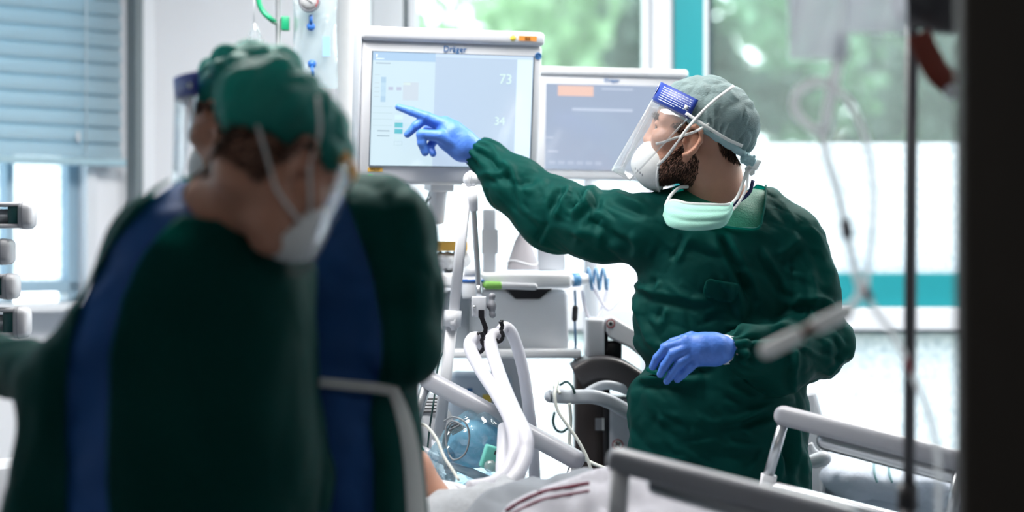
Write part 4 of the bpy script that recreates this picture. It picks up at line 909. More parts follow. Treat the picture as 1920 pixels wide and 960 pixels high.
# ================================================================== displays
def display(c, w, h, d, yaw, tilt, roll, label, logo, name):
    R = Rz(yaw) @ Rx(tilt) @ Ry(roll); c = np.asarray(c, float); L = lambda x, z, y=0.: c + R @ V3(x, y, z)       # x right, z up, -y faces the viewer
    e = empty(name, c + R @ V3(0, d / 2, -h / 2), label, 'monitor')
    pr = lambda x0, x1, z0, z1, y0, y1: (np.array([L(x, z, y) for x in (x0, x1) for y in (y0, y1) for z in (z0, z1)]), [[0, 1, 3, 2], [4, 6, 7, 5], [0, 4, 5, 1], [2, 3, 7, 6], [0, 2, 6, 4], [1, 5, 7, 3]])
    return e, L, pr, R
mW, mH = .461, .377
MD, DL, DP, DR = display(P(847, 201.5, 5.16), mW, mH, .05, 19.8, 6, 0, 'large ventilator touch display with bright screen being touched by a gloved finger', 'x', 'ventilator_display')
M_SCRL = mat('screen_left_glow', (.05, .06, .07), .12, emit=(.60, .76, .84), es=.50, coat=.6, var=.02); M_SCRR = mat('screen_right_glow', (.05, .06, .07), .12, emit=(.47, .59, .74), es=.52, coat=.6, var=.02)
hous = mk('housing', DP(-mW / 2, mW / 2, -mH / 2, mH / 2 - .03, 0, .055), M_WHITE, MD, bevel=.012, seg=3)
mk('top_hood', DP(-mW / 2 - .002, mW / 2 + .002, mH / 2 - .034, mH / 2, -.010, .06), M_WHITE, MD, bevel=.011, seg=3)
mk('side_shade', DP(-mW / 2 - .004, -mW / 2 + .002, -mH / 2, mH / 2 - .02, .0, .055), M_LGREY, MD, bevel=.002)
sx0, sx1, sz0, sz1 = -mW / 2 + .028, mW / 2 - .026, -mH / 2 + .046, mH / 2 - .060; xm = sx0 + .385 * (sx1 - sx0)
scr = mk('screen', DP(sx0, xm, sz0, sz1, -.0022, .002), M_SCRL, MD, smooth=False); mk('screen', DP(xm, sx1, sz0, sz1, -.0022, .002), M_SCRR, MD, smooth=False)
M_BEZ = mat('screen_surround', (.10, .14, .18), .3)
for q in (DP(sx0 - .002, sx0, sz0, sz1, -.004, .002), DP(sx1, sx1 + .003, sz0, sz1, -.004, .002), DP(sx0 - .002, sx1 + .003, sz0 - .002, sz0, -.004, .002), DP(sx0 - .002, sx1 + .003, sz1, sz1 + .0015, -.004, .002)): mk('bezel_strip', q, M_BEZ, MD, smooth=False)
def ui(x0, x1, z0, z1, col, es, nm='screen_tile'):   # fractions of the screen
    X = lambda u: sx0 + u * (sx1 - sx0); Zz = lambda u: sz1 - u * (sz1 - sz0)
    return mk(nm, DP(X(x0), X(x1), Zz(z1), Zz(z0), -.0027, -.0022), mat('ui_%d_%d_%d' % tuple(int(c * 255) for c in col), (.02, .02, .02), .2, emit=col, es=es, coat=.4, var=.01), scr, smooth=False)
ui(0, .385, .0, .075, (.32, .46, .62), .7); ui(.385, 1, .0, .03, (.44, .55, .70), .7); ui(.90, 1, .03, .98, (.55, .68, .80), .7)
for k, z in enumerate((.22, .30, .39)): ui(.055, .085, z, z + .05, (.36, .52, .66), .62)
ui(.055, .085, .27, .39, (.42, .58, .70), .62)
for x in (.10, .15): ui(x, x + .03, .305, .335, (.42, .47, .60), .62)
ui(.19, .285, .26, .42, (.52, .60, .68), .6); ui(.19, .235, .265, .285, (.62, .78, .70), .6)
for z, c in ((.55, (.55, .72, .76)), (.62, (.12, .45, .50)), (.675, (.10, .42, .47)), (.73, (.50, .66, .70))): ui(.145, .195, z, z + .042, c, .62)
ui(.205, .25, .62, .65, (.50, .66, .72), .6); ui(.205, .25, .68, .71, (.50, .66, .72), .6)
fr_ = [(.145, .195, .785, .787), (.145, .195, .818, .820), (.145, .147, .785, .82), (.193, .195, .785, .82)]
for q in fr_: ui(*q, (.40, .52, .58), .6)
for z in (.48, .535, .59, .645): ui(.01, .13, z, z + .004, (.45, .58, .64), .6)
for z in (.69, .735): ui(.04, .115, z, z + .008, (.25, .34, .40), .6)
for z in (.20, .27, .31, .35, .39): ui(.015, .045, z, z + .006, (.48, .58, .64), .6)
ui(.02, .11, .095, .105, (.36, .46, .54), .6); ui(.02, .03, .02, .045, (.75, .82, .88), .7); ui(.02, .07, .055, .065, (.65, .74, .82), .7)
uxD, uzD = DR @ V3(1, 0, 0), DR @ V3(0, 0, 1)
M_DIG = mat('screen_digits', (.02, .02, .02), .3, emit=(.56, .74, .70), es=.62); X_ = lambda u: sx0 + u * (sx1 - sx0); Z_ = lambda u: sz1 - u * (sz1 - sz0)
mk('screen_digits', text_vf('73', .034, DL(X_(.83), Z_(.25), -.003), uxD, uzD), M_DIG, scr, smooth=False); mk('screen_digits', text_vf('34', .028, DL(X_(.80), Z_(.62), -.003), uxD, uzD), M_DIG, scr, smooth=False)
M_LOGO = mat('logo_blue', (.04, .17, .42), .4)
mk('maker_logo', text_vf('Dräger', .0205, DL(.003, mH / 2 - .0545, -.0012), uxD, uzD), M_LOGO, MD, smooth=False)
mk('amber_sticker', DP(mW / 2 - .068, mW / 2 - .022, mH / 2 - .022, mH / 2 - .010, -.0115, -.010), mat('orange_label', (.80, .30, .05), .5), MD, smooth=False)
mk('sticker_print', text_vf('▮▮▪▮▪'.replace('▮', 'I').replace('▪', 'i'), .012, DL(mW / 2 - .046, mH / 2 - .0205, -.0118), uxD, uzD), M_BLACK, MD, smooth=False)
mk('yellow_sticker', lathe([(.0001, .0006), (.0075, .0004), (.0075, 0)], DL(mW / 2 - .083, mH / 2 - .0165, -.0103), DR @ V3(0, -1, 0), 20), mat('yellow_label', (.78, .58, .06), .5), MD)
kc = DL(mW / 2 - .0125, mH / 2 - .058, -.0005); mk('rotary_ring', lathe([(.0055, .0), (.0062, .0015), (.0085, .0015), (.0092, 0)], kc, DR @ V3(0, -1, 0), 24), M_LOGO, MD); mk('rotary_icon', sphere(kc, (.003, .002, .003), 6), M_LOGO, MD)
mk('bed_tag', DP(-mW / 2 + .024, -mW / 2 + .061, -mH / 2 + .030, -mH / 2 + .040, -.0012, 0), mat('ochre_label', (.72, .42, .08), .5), MD, smooth=False)
mk('bed_tag_print', text_vf('ITS-07', .0085, DL(-mW / 2 + .0425, -mH / 2 + .0322, -.0014), uxD, uzD), M_BLACK, MD, smooth=False)
for k, (x, m, r) in enumerate(((.031, mat('green_lamp', (.05, .3, .06), .3, emit=(.15, .75, .2), es=.6), .0075), (.047, M_STRAP, .0036), (.059, M_STRAP, .0036), (.071, M_GREY, .0032))):
    mk('status_light', lathe([(.0001, .0018), (r * .8, .0015), (r, 0)], DL(-mW / 2 + x, -mH / 2 + .016, 0), DR @ V3(0, -1, 0), 16), m, MD)
mk('mount_neck', join([DP(-.03, .03, -mH / 2 - .02, 0, .05, .11), (rod(DL(0, -mH / 2 - .01, .08), DL(0, -mH / 2 - .10, .10), .022))]), M_WHITE, MD, bevel=.004)
# second display
nW, nH = .395, .292
ND, EL, EP, ER = display(P(1146, 233, 5.55), nW, nH, .05, 8, 1, .8, 'smaller patient monitor with dim blue-grey screen behind the face shield', 'x', 'patient_monitor')
mk('housing', EP(-nW / 2, nW / 2, -nH / 2, nH / 2 - .02, 0, .05), M_WHITE, ND, bevel=.010, seg=3); mk('top_hood', EP(-nW / 2 - .002, nW / 2 + .004, nH / 2 - .022, nH / 2, -.008, .052), M_WHITE, ND, bevel=.008, seg=3)
tx0, tx1, tz0, tz1 = -nW / 2 + .024, nW / 2 - .024, -nH / 2 + .026, nH / 2 - .044
sc2 = mk('screen', EP(tx0, tx1, tz0, tz1, -.0022, .002), mat('dim_screen', (.04, .05, .06), .14, emit=(.30, .36, .48), es=.55, coat=.6, var=.02), ND, smooth=False)
def ui2(x0, x1, z0, z1, col, es=.7): mk('screen_tile', EP(tx0 + x0 * (tx1 - tx0), tx0 + x1 * (tx1 - tx0), tz1 - z1 * (tz1 - tz0), tz1 - z0 * (tz1 - tz0), -.0027, -.0022), mat('u2_%d_%d_%d' % tuple(int(c * 255) for c in col), (.02, .02, .02), .2, emit=col, es=es, coat=.4, var=.01), sc2, smooth=False)
ui2(.09, .36, .02, .14, (.62, .42, .36)); ui2(.42, .66, .04, .06, (.38, .44, .55)); ui2(.2, .66, .28, .31, (.40, .46, .57)); ui2(0, .06, .62, .64, (.37, .43, .54)); ui2(.02, .10, .78, .80, (.38, .44, .55))
for k in range(6): ui2(.03 + .07 * k, .08 + .07 * k, .90, .94, (.33, .39, .50))
mk('maker_logo', text_vf('Dräger', .014, EL(0, nH / 2 - .0365, -.0008), ER @ V3(1, 0, 0), ER @ V3(0, 0, 1)), M_LOGO, ND, smooth=False)
mk('mount_arm', join([EP(-.03, .03, -.06, .04, .05, .10), rod(EL(0, -.02, .09), EL(0, -.02, .30), .02), rod(EL(0, -.02, .30), V3(EL(0, 0, .3)[0], EL(0, 0, .3)[1], .16), .02), lathe([(.02, .0), (.22, .0), (.22, .03), (.05, .06), (.03, .16)], V3(EL(0, 0, .3)[0], EL(0, 0, .3)[1], 0))]), M_LGREY, ND, bevel=.003)

# ================================================================== ventilator trolley with tray
M_VENT = mat('bright_white_enamel', (.90, .92, .95), .35, var=.02)
vt = empty('ventilator_trolley', V3(P(950, 0, 5.42)[0], 5.42, 0), 'white ventilator trolley with a dark recessed grip under its tray', 'trolley')
YV = 5.28
mk('body', pbox(872, 1066, 545, 660, YV, YV + .34), M_VENT, vt, bevel=.012, seg=3); mk('side_panel', pbox(828, 880, 548, 668, YV - .02, YV + .30), mat('mid_grey_panel', (.34, .38, .42), .45), vt, bevel=.008)
mk('lower_box', pbox(838, 960, 705, 800, YV + .04, YV + .30), mat('pale_blue_case', (.52, .62, .74), .4), vt, bevel=.015, seg=3); mk('column', pbox(930, 985, 660, 1080, YV + .12, YV + .25), M_VENT, vt, bevel=.015, seg=3); mk('shelf', pbox(830, 1090, 655, 672, YV - .06, YV + .42), M_VENT, vt, bevel=.006)
mk('base', span(P(820, 0, YV)[0], P(1066, 0, YV)[0], YV - .1, YV + .34, .06, .16), M_LGREY, vt, bevel=.02)
for sx in (830, 1056):
    for dy in (-.06, .30): mk('castor', lathe([(.01, -.015), (.05, -.015), (.05, .015), (.01, .015)], V3(P(sx, 0, YV)[0], YV + dy, .05), (1, 0, 0), 16), M_DARK, vt)
gp = [P(945, 541, YV - .012), P(1036, 541, YV - .012), P(1012, 561, YV - .012), P(966, 561, YV - .012)]; mk('recessed_grip', prism(gp, (0, .02, 0)), M_BLACK, vt, smooth=False, bevel=.003)
tray = mk('tray', pbox(822, 1072, 512, 540, YV - .08, YV + .34), M_VENT, vt, bevel=.010, seg=3); mk('tray_handle', capsule(P(1066, 525, YV - .04), P(1108, 523, YV - .02), .014), M_VENT, vt)
mk('blue_ring', tube([P(1074, 525, YV - .04), P(1086, 524, YV - .035)], .0165, 16), mat('pale_blue_ring', (.10, .30, .55), .4), vt)
mk('yellow_label', pbox(905, 921, 740, 756, YV + .036, YV + .041), mat('yellow_tag', (.75, .55, .08), .5), vt, smooth=False); mk('blue_mark', pbox(876, 886, 728, 734, YV + .036, YV + .041), M_LOGO, vt, smooth=False)
mk('rear_rail', pbox(905, 930, 392, 512, YV + .1, YV + .13), M_LGREY, vt, bevel=.004); mk('rear_label', pbox(903, 934, 430, 476, YV + .09, YV + .1), M_LGREY, vt, smooth=False)
def item(nm, vf, m, label, cat, **k): return mk(nm, vf, m, None, label=label, cat=cat, **k)
item('swab_box', pbox(808, 876, 452, 471, YV - .02, YV + .06), mat('yellow_card', (.72, .42, .08), .6), 'flat yellow box lying on the crumpled white pack on the tray', 'box', smooth=False, bevel=.003)
pk = Soft(); pk.ell(P(845, 492, YV + .02), (.050, .06, .024), .01); pk.ell(P(822, 486, YV + .0), (.025, .03, .016), .02); pk.ell(P(868, 484, YV + .01), (.02, .03, .016), .02); v_, f_ = pk.mesh(.004); item('dressing_pack', (crumple(v_, f_, .012, 34), f_), mat('white_wrap', (.55, .57, .6), .5), 'crumpled white dressing pack under the yellow box on the tray', 'pack')
item('marker_pen', join([capsule(P(906, 534, YV - .10), P(1008, 538, YV - .09), .0085)]), M_WHITE, 'long white pen with green cap along the tray edge', 'pen'); mk('pen_cap', capsule(P(905, 534, YV - .10), P(944, 536, YV - .097), .0098), mat('lime_green', (.22, .50, .10), .4), bpy.data.objects['marker_pen'])
cn = lathe([(.040, 0), (.040, .004), (.034, .03), (.020, .072), (.006, .098), (.001, .099)], P(980, 506, YV + .05), n=24); item('drape_cone', cn, mat('warm_grey_cone', (.34, .33, .36), .5), 'tapered grey cover standing on the tray below the sleeve', 'cover')
mk('cover_seam', tube([P(980, 506, YV + .05) + V3(.0375 * math.cos(t), .0375 * math.sin(t), .018 + .006 * math.sin(t * 2)) for t in np.linspace(0, 2 * math.pi, 30)], .0022, 6), M_WHITE, bpy.data.objects['drape_cone'])
item('tray_bin', pbox(1008, 1060, 455, 508, YV + .10, YV + .20), M_LGREY, 'light grey open bin at the back of the tray beneath the gowned arm', 'bin', bevel=.006)
dsp = empty('hand_sanitiser', P(885, 560, YV - .10), 'white bottle with blue collar clipped to the tray edge', 'bottle'); mk('bottle_body', lathe([(.001, 0), (.024, .0), (.026, .006), (.026, .045), (.020, .055)], P(886, 560, YV - .09), n=20), M_WHITE, dsp); mk('blue_collar', lathe([(.0265, .040), (.028, .040), (.028, .047), (.0265, .047)], P(886, 560, YV - .09), n=20), M_BLUE, dsp); mk('bottle_cap', lathe([(.021, .054), (.021, .074), (.001, .076)], P(886, 560, YV - .09), n=20), M_WHITE, dsp)

# ================================================================== support arm with gooseneck, hoses, clips
YA = 4.975
arm = empty('support_arm', P(822, 830, YA), 'white jointed hose support arm with flexible metal gooseneck in front of the displays', 'support arm')
mk('head_joint', join([capsule(P(868, 338, YA), P(896, 336, YA), .021, 18, 4)]), M_WHITE, arm); mk('head_seam', tube([P(881.5, 337, YA), P(883.5, 337, YA)], .0216, 20), M_LGREY, arm)
mk('upper_arm', sweep([P(876, 345, YA), P(850, 592, YA - .01)], rrect(.0125, .0105, .006, 3), None, [1, 1]), M_WHITE, arm)
mk('socket', sweep([P(884, 350, YA - .012), P(889, 396, YA - .012)], circ(.0125, 16), None, [1.15, .72]), M_WHITE, arm)
gn = cr([P(888, 395, YA - .012), P(892, 450, YA - .014), P(896, 510, YA - .016), P(898, 556, YA - .018)], 40); mk('gooseneck', sweep(gn, circ(.0062, 12), None, [1 + .14 * (k % 2) for k in range(len(gn))]), M_STEEL, arm); mk('gooseneck_ferrule', rod(P(897, 535, YA - .018), P(899, 560, YA - .018), .0078), M_STEEL, arm)
mk('elbow_cuff', join([tube([P(849, 582, YA - .01), P(847, 612, YA - .01)], .021, 18), capsule(P(838, 606, YA - .01), P(862, 604, YA - .01), .0215, 16)]), M_WHITE, arm)
mk('lower_arm', sweep([P(847, 608, YA - .01), P(822, 830, YA - .01)], rrect(.0135, .011, .006, 3)), M_WHITE, arm); mk('arm_foot', rod(P(822, 825, YA - .01), V3(P(818, 0, YA)[0], YA + .1, 0.0), .016), M_LGREY, arm)
mk('clamp_block', pbox(884, 912, 556, 594, YA - .035, YA + .005), M_LGREY, arm, bevel=.003); wk = Soft(); wk.cone(P(916, 573, YA - .015), .006, P(922, 573, YA - .015), .010, .006); wk.cone(P(922, 556, YA - .015), .0065, P(923, 590, YA - .015), .0065, .01); wk.ell(P(923, 555, YA - .015), .0075, .004); wk.ell(P(924, 590, YA - .015), .0075, .004)
mk('wing_screw', wk.mesh(.002), M_GREY, arm); mk('screw_head', lathe([(.001, .004), (.004, .003), (.0045, 0)], P(889, 576, YA - .036), (0, -1, 0), 12), M_STEEL, arm)
YC = YA - .088
clip = mk('black_hanger', join([pbox(897, 908, 581, 596, YC - .005, YC + .02), sweep([P(902, 592, YC), P(911, 616, YC)], rrect(.0055, .0045, .001, 1)), sweep([P(911, 614, YC), P(908, 632, YC)], rrect(.005, .0045, .001, 1))]), M_BLACK, arm, smooth=False, bevel=.001)
def hook(cx, cy, s=1.):
    pts = [(0, -22), (4, -12), (1, -5), (5, 3), (4, 10), (0, 15), (-5, 16), (-9, 12)]
    return mk('hose_clip', sweep(cr([P(cx + x * s, cy + y * s, YC - .004) for x, y in pts], 5), rrect(.0045, .010, .001, 1), V3(0, 0, 1)), M_BLACK, arm)
hook(902, 644); hook(938, 624); mk('hose_clip', sphere(P(897, 625, YC - .004), (.004, .008, .004), 8), M_BLACK, arm); mk('hose_clip', pbox(937, 944, 600, 606, YC - .010, YC + .004), M_BLACK, arm, smooth=False)
M_HOSE = mat('milky_hose', (.80, .80, .86), .4, var=.03, transl=.35, trcol=(.9, .9, .95)); 
def hose(pts, r, label, rib=True, m=None):
    c = cr([P(*p) for p in pts], 26); s = [1 + (.05 if rib else 0) * (k % 2) for k in range(len(c))]
    return item('breathing_hose', tube(c, r, 14, s), m or M_HOSE, label, 'hose', group='ventilator hoses')
hose([(903, 652, 4.930), (899, 636, 4.920), (886, 636, 4.890), (882, 654, 4.870), (902, 694, 4.809), (932, 740, 4.689), (958, 790, 4.526), (966, 840, 4.440), (952, 880, 4.400), (925, 905, 4.360), (880, 915, 4.330)], .0148, 'white ribbed hose hanging from the lower left black clip')
hose([(938, 634, 4.930), (930, 628, 4.910), (920, 634, 4.890), (923, 660, 4.850), (940, 712, 4.754), (962, 765, 4.608), (985, 815, 4.464), (986, 850, 4.420), (972, 885, 4.380), (945, 912, 4.340), (900, 925, 4.320)], .0150, 'white ribbed hose looping over the upper right black clip down to the bed')
hose([(938, 622, 4.920), (948, 614, 4.930), (962, 630, 4.940), (980, 690, 4.960), (992, 770, 4.980), (1000, 850, 5.020), (1004, 930, 5.060)], .0135, 'white hose running down behind the clips to the trolley')
hose([(948, 800, 4.62), (946, 840, 4.58), (944, 880, 4.52), (946, 915, 4.46)], .0165, 'short upright white hose in front of the blue bag')
# ================================================================== dark device on the far side of the bed
dv_ = empty('lift_device', V3(P(1150, 0, 5.3)[0], 5.3, 0), 'charcoal and grey wheeled device with bowed grey handles beside the gowned man', 'device')
YD = 5.22
mk('dark_panel', pbox(1078, 1144, 690, 1080, YD, YD + .2), mat('bronze_black', (.028, .020, .019), .3, var=.1), dv_, bevel=.01); mk('panel_edge', pbox(1131, 1143, 758, 1080, YD - .006, YD + .1), M_BLACK, dv_, bevel=.003); mk('grey_column', pbox(1141, 1240, 745, 1080, YD - .01, YD + .2), M_LGREY, dv_, bevel=.012, seg=3)
hood = cr([P(1080, 705, YD - .03), P(1110, 690, YD - .03), P(1150, 692, YD - .03), P(1190, 715, YD - .03), P(1240, 755, YD - .03)], 6); mk('dark_hood', sweep(hood, rrect(.030, .11, .012, 3), V3(0, 0, 1)), mat('graphite', (.055, .052, .056), .4), dv_)
mk('hood_step', pbox(1080, 1094, 682, 704, YD - .13, YD), M_BLACK, dv_, bevel=.003)
mk('grey_head', pbox(1100, 1134, 598, 672, YD - .05, YD + .12), M_WHITE, dv_, bevel=.008, seg=3); mk('black_joint', join([pbox(1131, 1166, 640, 676, YD - .02, YD + .10), pbox(1131, 1140, 620, 660, YD - .03, YD + .08)]), M_BLACK, dv_, bevel=.006)
ab = [P(1134, 598, YD - .045), P(1148, 593, YD - .045), P(1196, 622, YD - .045), P(1230, 650, YD - .045), P(1230, 690, YD - .045), P(1180, 652, YD - .045), P(1142, 634, YD - .045), P(1136, 622, YD - .045)]; mk('jib_arm', prism(ab, (0, .1, 0)), M_WHITE, dv_, smooth=False, bevel=.006, seg=3)
def roundel(c, r, m=None):
    mk('warning_ring', sweep(np.array([c + V3(r * math.cos(t), 0, r * math.sin(t)) for t in np.linspace(0, 2 * math.pi, 33)[:-1]]), rrect(.0011, .0006, .0004, 1), None, None, True), mat('warning_red', (.42, .05, .06), .5), dv_)
    mk('warning_disc', lathe([(.0001, .0003), (r * .95, .0002), (r * .95, -.0002)], c, (0, -1, 0), 24), M_STRAP, dv_)
c = P(1145, 607, YD - .046); roundel(c, .0095); mk('warning_mark', sphere(c, (.004, .001, .005), 8), M_BLACK, dv_)
c = P(1158, 834, YD - .0115); roundel(c, .0125); o_ = V3(0, -.0006, 0); mk('warning_mark', join([sphere(c + o_ + V3(-.002, 0, .006), (.002, .0005, .002), 6), rod(c + o_ + V3(-.002, 0, .004), c + o_ + V3(-.004, 0, -.003), .0013, 6), rod(c + o_ + V3(-.004, 0, -.003), c + o_ + V3(-.001, 0, -.008), .001, 6), rod(c + o_ + V3(-.004, 0, -.003), c + o_ + V3(-.007, 0, -.007), .001, 6), rod(c + o_ + V3(-.002, 0, .002), c + o_ + V3(.004, 0, .003), .001, 6), rod(c + o_ + V3(.004, 0, .007), c + o_ + V3(.004, 0, -.008), .0013, 6)]), M_BLACK, dv_)
mk('warning_bar', rod(c + o_ + V3(-.008, 0, .008), c + o_ + V3(.008, 0, -.008), .0009, 6), mat('warning_red', (.42, .05, .06), .5), dv_)
mk('panel_badge', pbox(1116, 1131, 784, 807, YD - .003, YD), M_GREY, dv_, smooth=False); mk('panel_latch', pbox(1129, 1133, 784, 807, YD - .010, YD), M_STRAP, dv_, smooth=False)
M_BAR = mat('bowed_grey_bar', (.46, .50, .55), .35)
h1 = cr([P(1036, 742, 5.02), P(1070, 744, 5.02), P(1110, 744, 5.02), P(1140, 752, 5.03), P(1170, 768, 5.05), P(1210, 790, 5.1)], 6); mk('handle_bar', sweep(h1, rrect(.017, .013, .010, 4), V3(0, 0, 1)), M_BAR, dv_); mk('handle_tip', capsule(P(1020, 744, 5.02), P(1044, 742, 5.02), .0155), M_BAR, dv_)
h2 = cr([P(1096, 742, 5.04), P(1112, 730, 5.05), P(1134, 722, 5.06), P(1160, 726, 5.08), P(1200, 742, 5.12)], 6); mk('handle_bar', sweep(h2, rrect(.011, .011, .008, 4), V3(0, 0, 1)), M_BAR, dv_); mk('handle_strut', rod(P(1190, 760, 5.06), P(1190, 760, YD + .02), .014), M_BAR, dv_)
mk('device_base', span(P(1078, 0, YD)[0], P(1240, 0, YD)[0], YD - .05, YD + .4, .0, .12), M_DARK, dv_, bevel=.02)
M_CABLE = mat('ivory_cable', (.50, .53, .50), .5); M_CABG = mat('grey_cable', (.20, .22, .24), .5); M_CABD = mat('dark_green_cable', (.01, .05, .05), .5)
def cable(pts, r, m, label, nm='cable', n=10): return item(nm, tube(cr([P(*p) for p in pts], n), r, 8), m, label, 'cable')
cable([(1050, 738, 4.98), (1040, 726, 4.99), (1046, 716, 5.0), (1040, 740, 4.97), (1046, 770, 4.96), (1066, 800, 4.95), (1086, 830, 4.94), (1102, 862, 4.93), (1112, 895, 4.92)], .0042, M_CABLE, 'ivory cable looped over the tip of the bowed handle')
cable([(1068, 756, 5.0), (1070, 790, 5.0), (1068, 830, 4.99), (1080, 850, 4.97), (1110, 868, 4.93), (1145, 882, 4.9), (1170, 890, 4.85)], .0042, M_CABLE, 'ivory cable hanging straight below the bowed handle')
cable([(1078, 738, 5.0), (1072, 724, 5.0), (1062, 716, 5.02), (1050, 722, 5.04)], .003, M_CABD, 'thin dark green cable curling above the handle tip')
hk = item('wall_hook', tube(cr([P(1040, 772, 5.35), P(1037, 790, 5.35), P(1042, 805, 5.35), P(1054, 810, 5.35), P(1066, 802, 5.35)], 6), .004, 8), mat('dark_teal_hook', (.01, .12, .12), .4), 'small dark teal hook behind the ivory cables', 'hook')
cable([(843, 560, 5.0), (838, 640, 4.99), (822, 680, 4.96), (815, 740, 4.92), (806, 800, 4.9), (800, 850, 4.88), (790, 880, 4.86)], .0022, M_CABD, 'thin dark green line hanging past the end of the bed rail')
cable([(822, 350, 5.25), (800, 380, 5.25), (788, 405, 5.25), (782, 440, 5.3)], .002, M_CABG, 'thin grey lead under the large display')
cable([(808, 352, 5.26), (800, 375, 5.27), (784, 408, 5.28)], .002, M_CABD, 'thin green lead hanging under the large display')
# blue resuscitation bag in clear wrap, small mint box, looped leads
rb = empty('resuscitator_kit', P(900, 890, 4.75), 'pale blue resuscitator bag wrapped in clear plastic behind the bed rail', 'resuscitator')
RS_ = Soft(); RS_.ell(P(890, 832, 4.82), (.062, .05, .055), .02); RS_.cone(P(848, 852, 4.79), .018, P(905, 845, 4.80), .026, .02); RS_.ell(P(925, 815, 4.82), (.03, .03, .025), .02); v_, f_ = RS_.mesh(.005)
mk('rubber_bag', (v_, f_), mat('blue_silicone', (.25, .50, .64), .3, transl=.45, trcol=(.45, .75, .9)), rb); mk('valve_mouth', sweep([P(846, 852, 4.77), P(838, 855, 4.765)], circ(.017, 16)), mat('blue_silicone2', (.05, .22, .38), .3), rb)
WP = Soft(); WP.ell(P(895, 838, 4.80), (.088, .075, .080), .02); WP.ell(P(940, 850, 4.80), (.05, .06, .06), .05); WP.ell(P(850, 866, 4.80), (.045, .06, .05), .05); v_, f_ = WP.mesh(.006); v_ = crumple(v_, f_, .018, 16); mk('clear_wrap', (v_, f_), clear_mat('blue_clear_wrap', (.80, .93, .98), .10, .08, haze=.09, hazecol=(.6, .85, .95), bump=.6, bs=30), rb)
mb = empty('filter_box', P(925, 890, 4.60), 'small mint green box with dark slots standing by the upright hose', 'box'); Rm = Rz(10) @ Ry(18); mcn = P(926, 860, 4.62)
mk('box_body', box(mcn, (.052, .03, .052), Rm), mat('mint_plastic', (.16, .58, .50), .4, transl=.2), mb, bevel=.005, seg=3)
for k in range(3): mk('vent_slot', box(mcn + Rm @ V3(-.004 + k * .007, -.0152, .014), (.0035, .002, .009), Rm), M_DARK, mb, smooth=False)
mk('clear_port', capsule(mcn + Rm @ V3(-.006, -.03, -.012), mcn + Rm @ V3(-.006, -.005, -.022), .014), clear_mat('clear_port', (.8, .92, .97), .15, .1, haze=.25), mb)
item('connector_block', box(P(950, 868, 4.64), (.03, .03, .05), Ry(12)), mat('mint_plastic2', (.25, .68, .62), .4), 'pale mint block half hidden by the upright hose', 'block', bevel=.004)
cable([(832, 790, 4.76), (850, 782, 4.74), (872, 792, 4.72), (880, 818, 4.72), (872, 850, 4.72), (850, 862, 4.73), (838, 838, 4.75), (836, 800, 4.76)], .0022, M_CABG, 'grey lead coiled in a wide loop over the blue bag')
for k in range(4): cable([(834 + 3 * k, 880, 4.79), (830 + 2 * k, 840, 4.79), (836 + 4 * k, 805, 4.78), (846 + 5 * k, 790 + 3 * k, 4.77), (862 + 3 * k, 796 + 2 * k, 4.76), (842 + 2 * k, 806 + 3 * k, 4.77)], .002, M_CABG, ['dark grey lead at the outer edge of the bundle beside the arm', 'dark grey lead second from the arm in the bundle', 'dark grey lead third from the arm in the bundle', 'dark grey lead of the bundle nearest the blue bag'][k])
cable([(780, 792, 4.55), (800, 800, 4.55), (818, 822, 4.52), (832, 855, 4.48), (848, 880, 4.44), (860, 900, 4.4)], .0035, M_CABLE, 'grey-beige tube arching down to the patient', 'patient_tube')
item('connector_tip', capsule(P(770, 790, 4.55), P(784, 793, 4.55), .007), mat('pink_connector', (.7, .35, .42), .4), 'small pink connector at the end of the beige tube', 'connector')
item('teal_connector', capsule(P(784, 842, 4.5), P(792, 836, 4.5), .010), mat('teal_connector', (.05, .45, .42), .4), 'small teal connector beside the white gown tie', 'connector')
# fan housing low at the left of the arm
fh = empty('fan_unit', V3(P(790, 0, 5.05)[0], 5.05, 0), 'rounded grey unit with dark grille below the end of the bed rail', 'device')
fs_ = Soft(); fs_.ell(P(800, 845, 5.10), (.075, .09, .14), .03); fs_.cut(P(800, 736, 5.0), (0, -.3, 1), .01); fs_.cone(P(785, 850, 5.08), .07, V3(P(785, 0, 5.08)[0], 5.1, .05), .08, .04); mk('shell', fs_.mesh(.007), mat('mid_grey_shell', (.26, .28, .31), .45), fh)
for k in range(5): mk('grille_bar', capsule(P(768, 748 + 6 * k, 5.03), P(822, 748 + 6 * k, 5.03), .0022), M_DARK, fh)
# ================================================================== hanging drip set above the heads, round column
item('round_column', lathe([(.045, 0), (.05, 0), (.05, .02), (.05, 2.78), (.045, 2.79)], V3(P(662, 0, 6.2)[0], 6.2, 0), n=32), mat('column_white', (.66, .68, .70), .45), 'plain round white column behind the large display', 'column')
YI = 5.36
ip = empty('infusion_stand', V3(P(519, 0, YI)[0], YI, 0), 'thin steel drip stand behind the two caps', 'drip stand')
mk('pole', rod(V3(P(519, 0, YI)[0], YI, .06), P(522, -60, YI), .0068), M_STEEL, ip); mk('base', lathe([(.02, .0), (.16, .0), (.16, .02), (.03, .05), (.01, .08)], V3(P(519, 0, YI)[0], YI, 0)), M_GREY, ip)
mk('hook_bar', tube(cr([P(522, -58, YI), P(560, -70, YI - .02), P(585, -66, YI - .03), P(590, -50, YI - .03)], 5), .004, 8), M_STEEL, ip)
gh = empty('green_hose', P(490, 0, YI - .02), 'bent green plastic hook behind the drip pole', 'hook'); M_GRN = mat('emerald_plastic', (.01, .30, .14), .35)
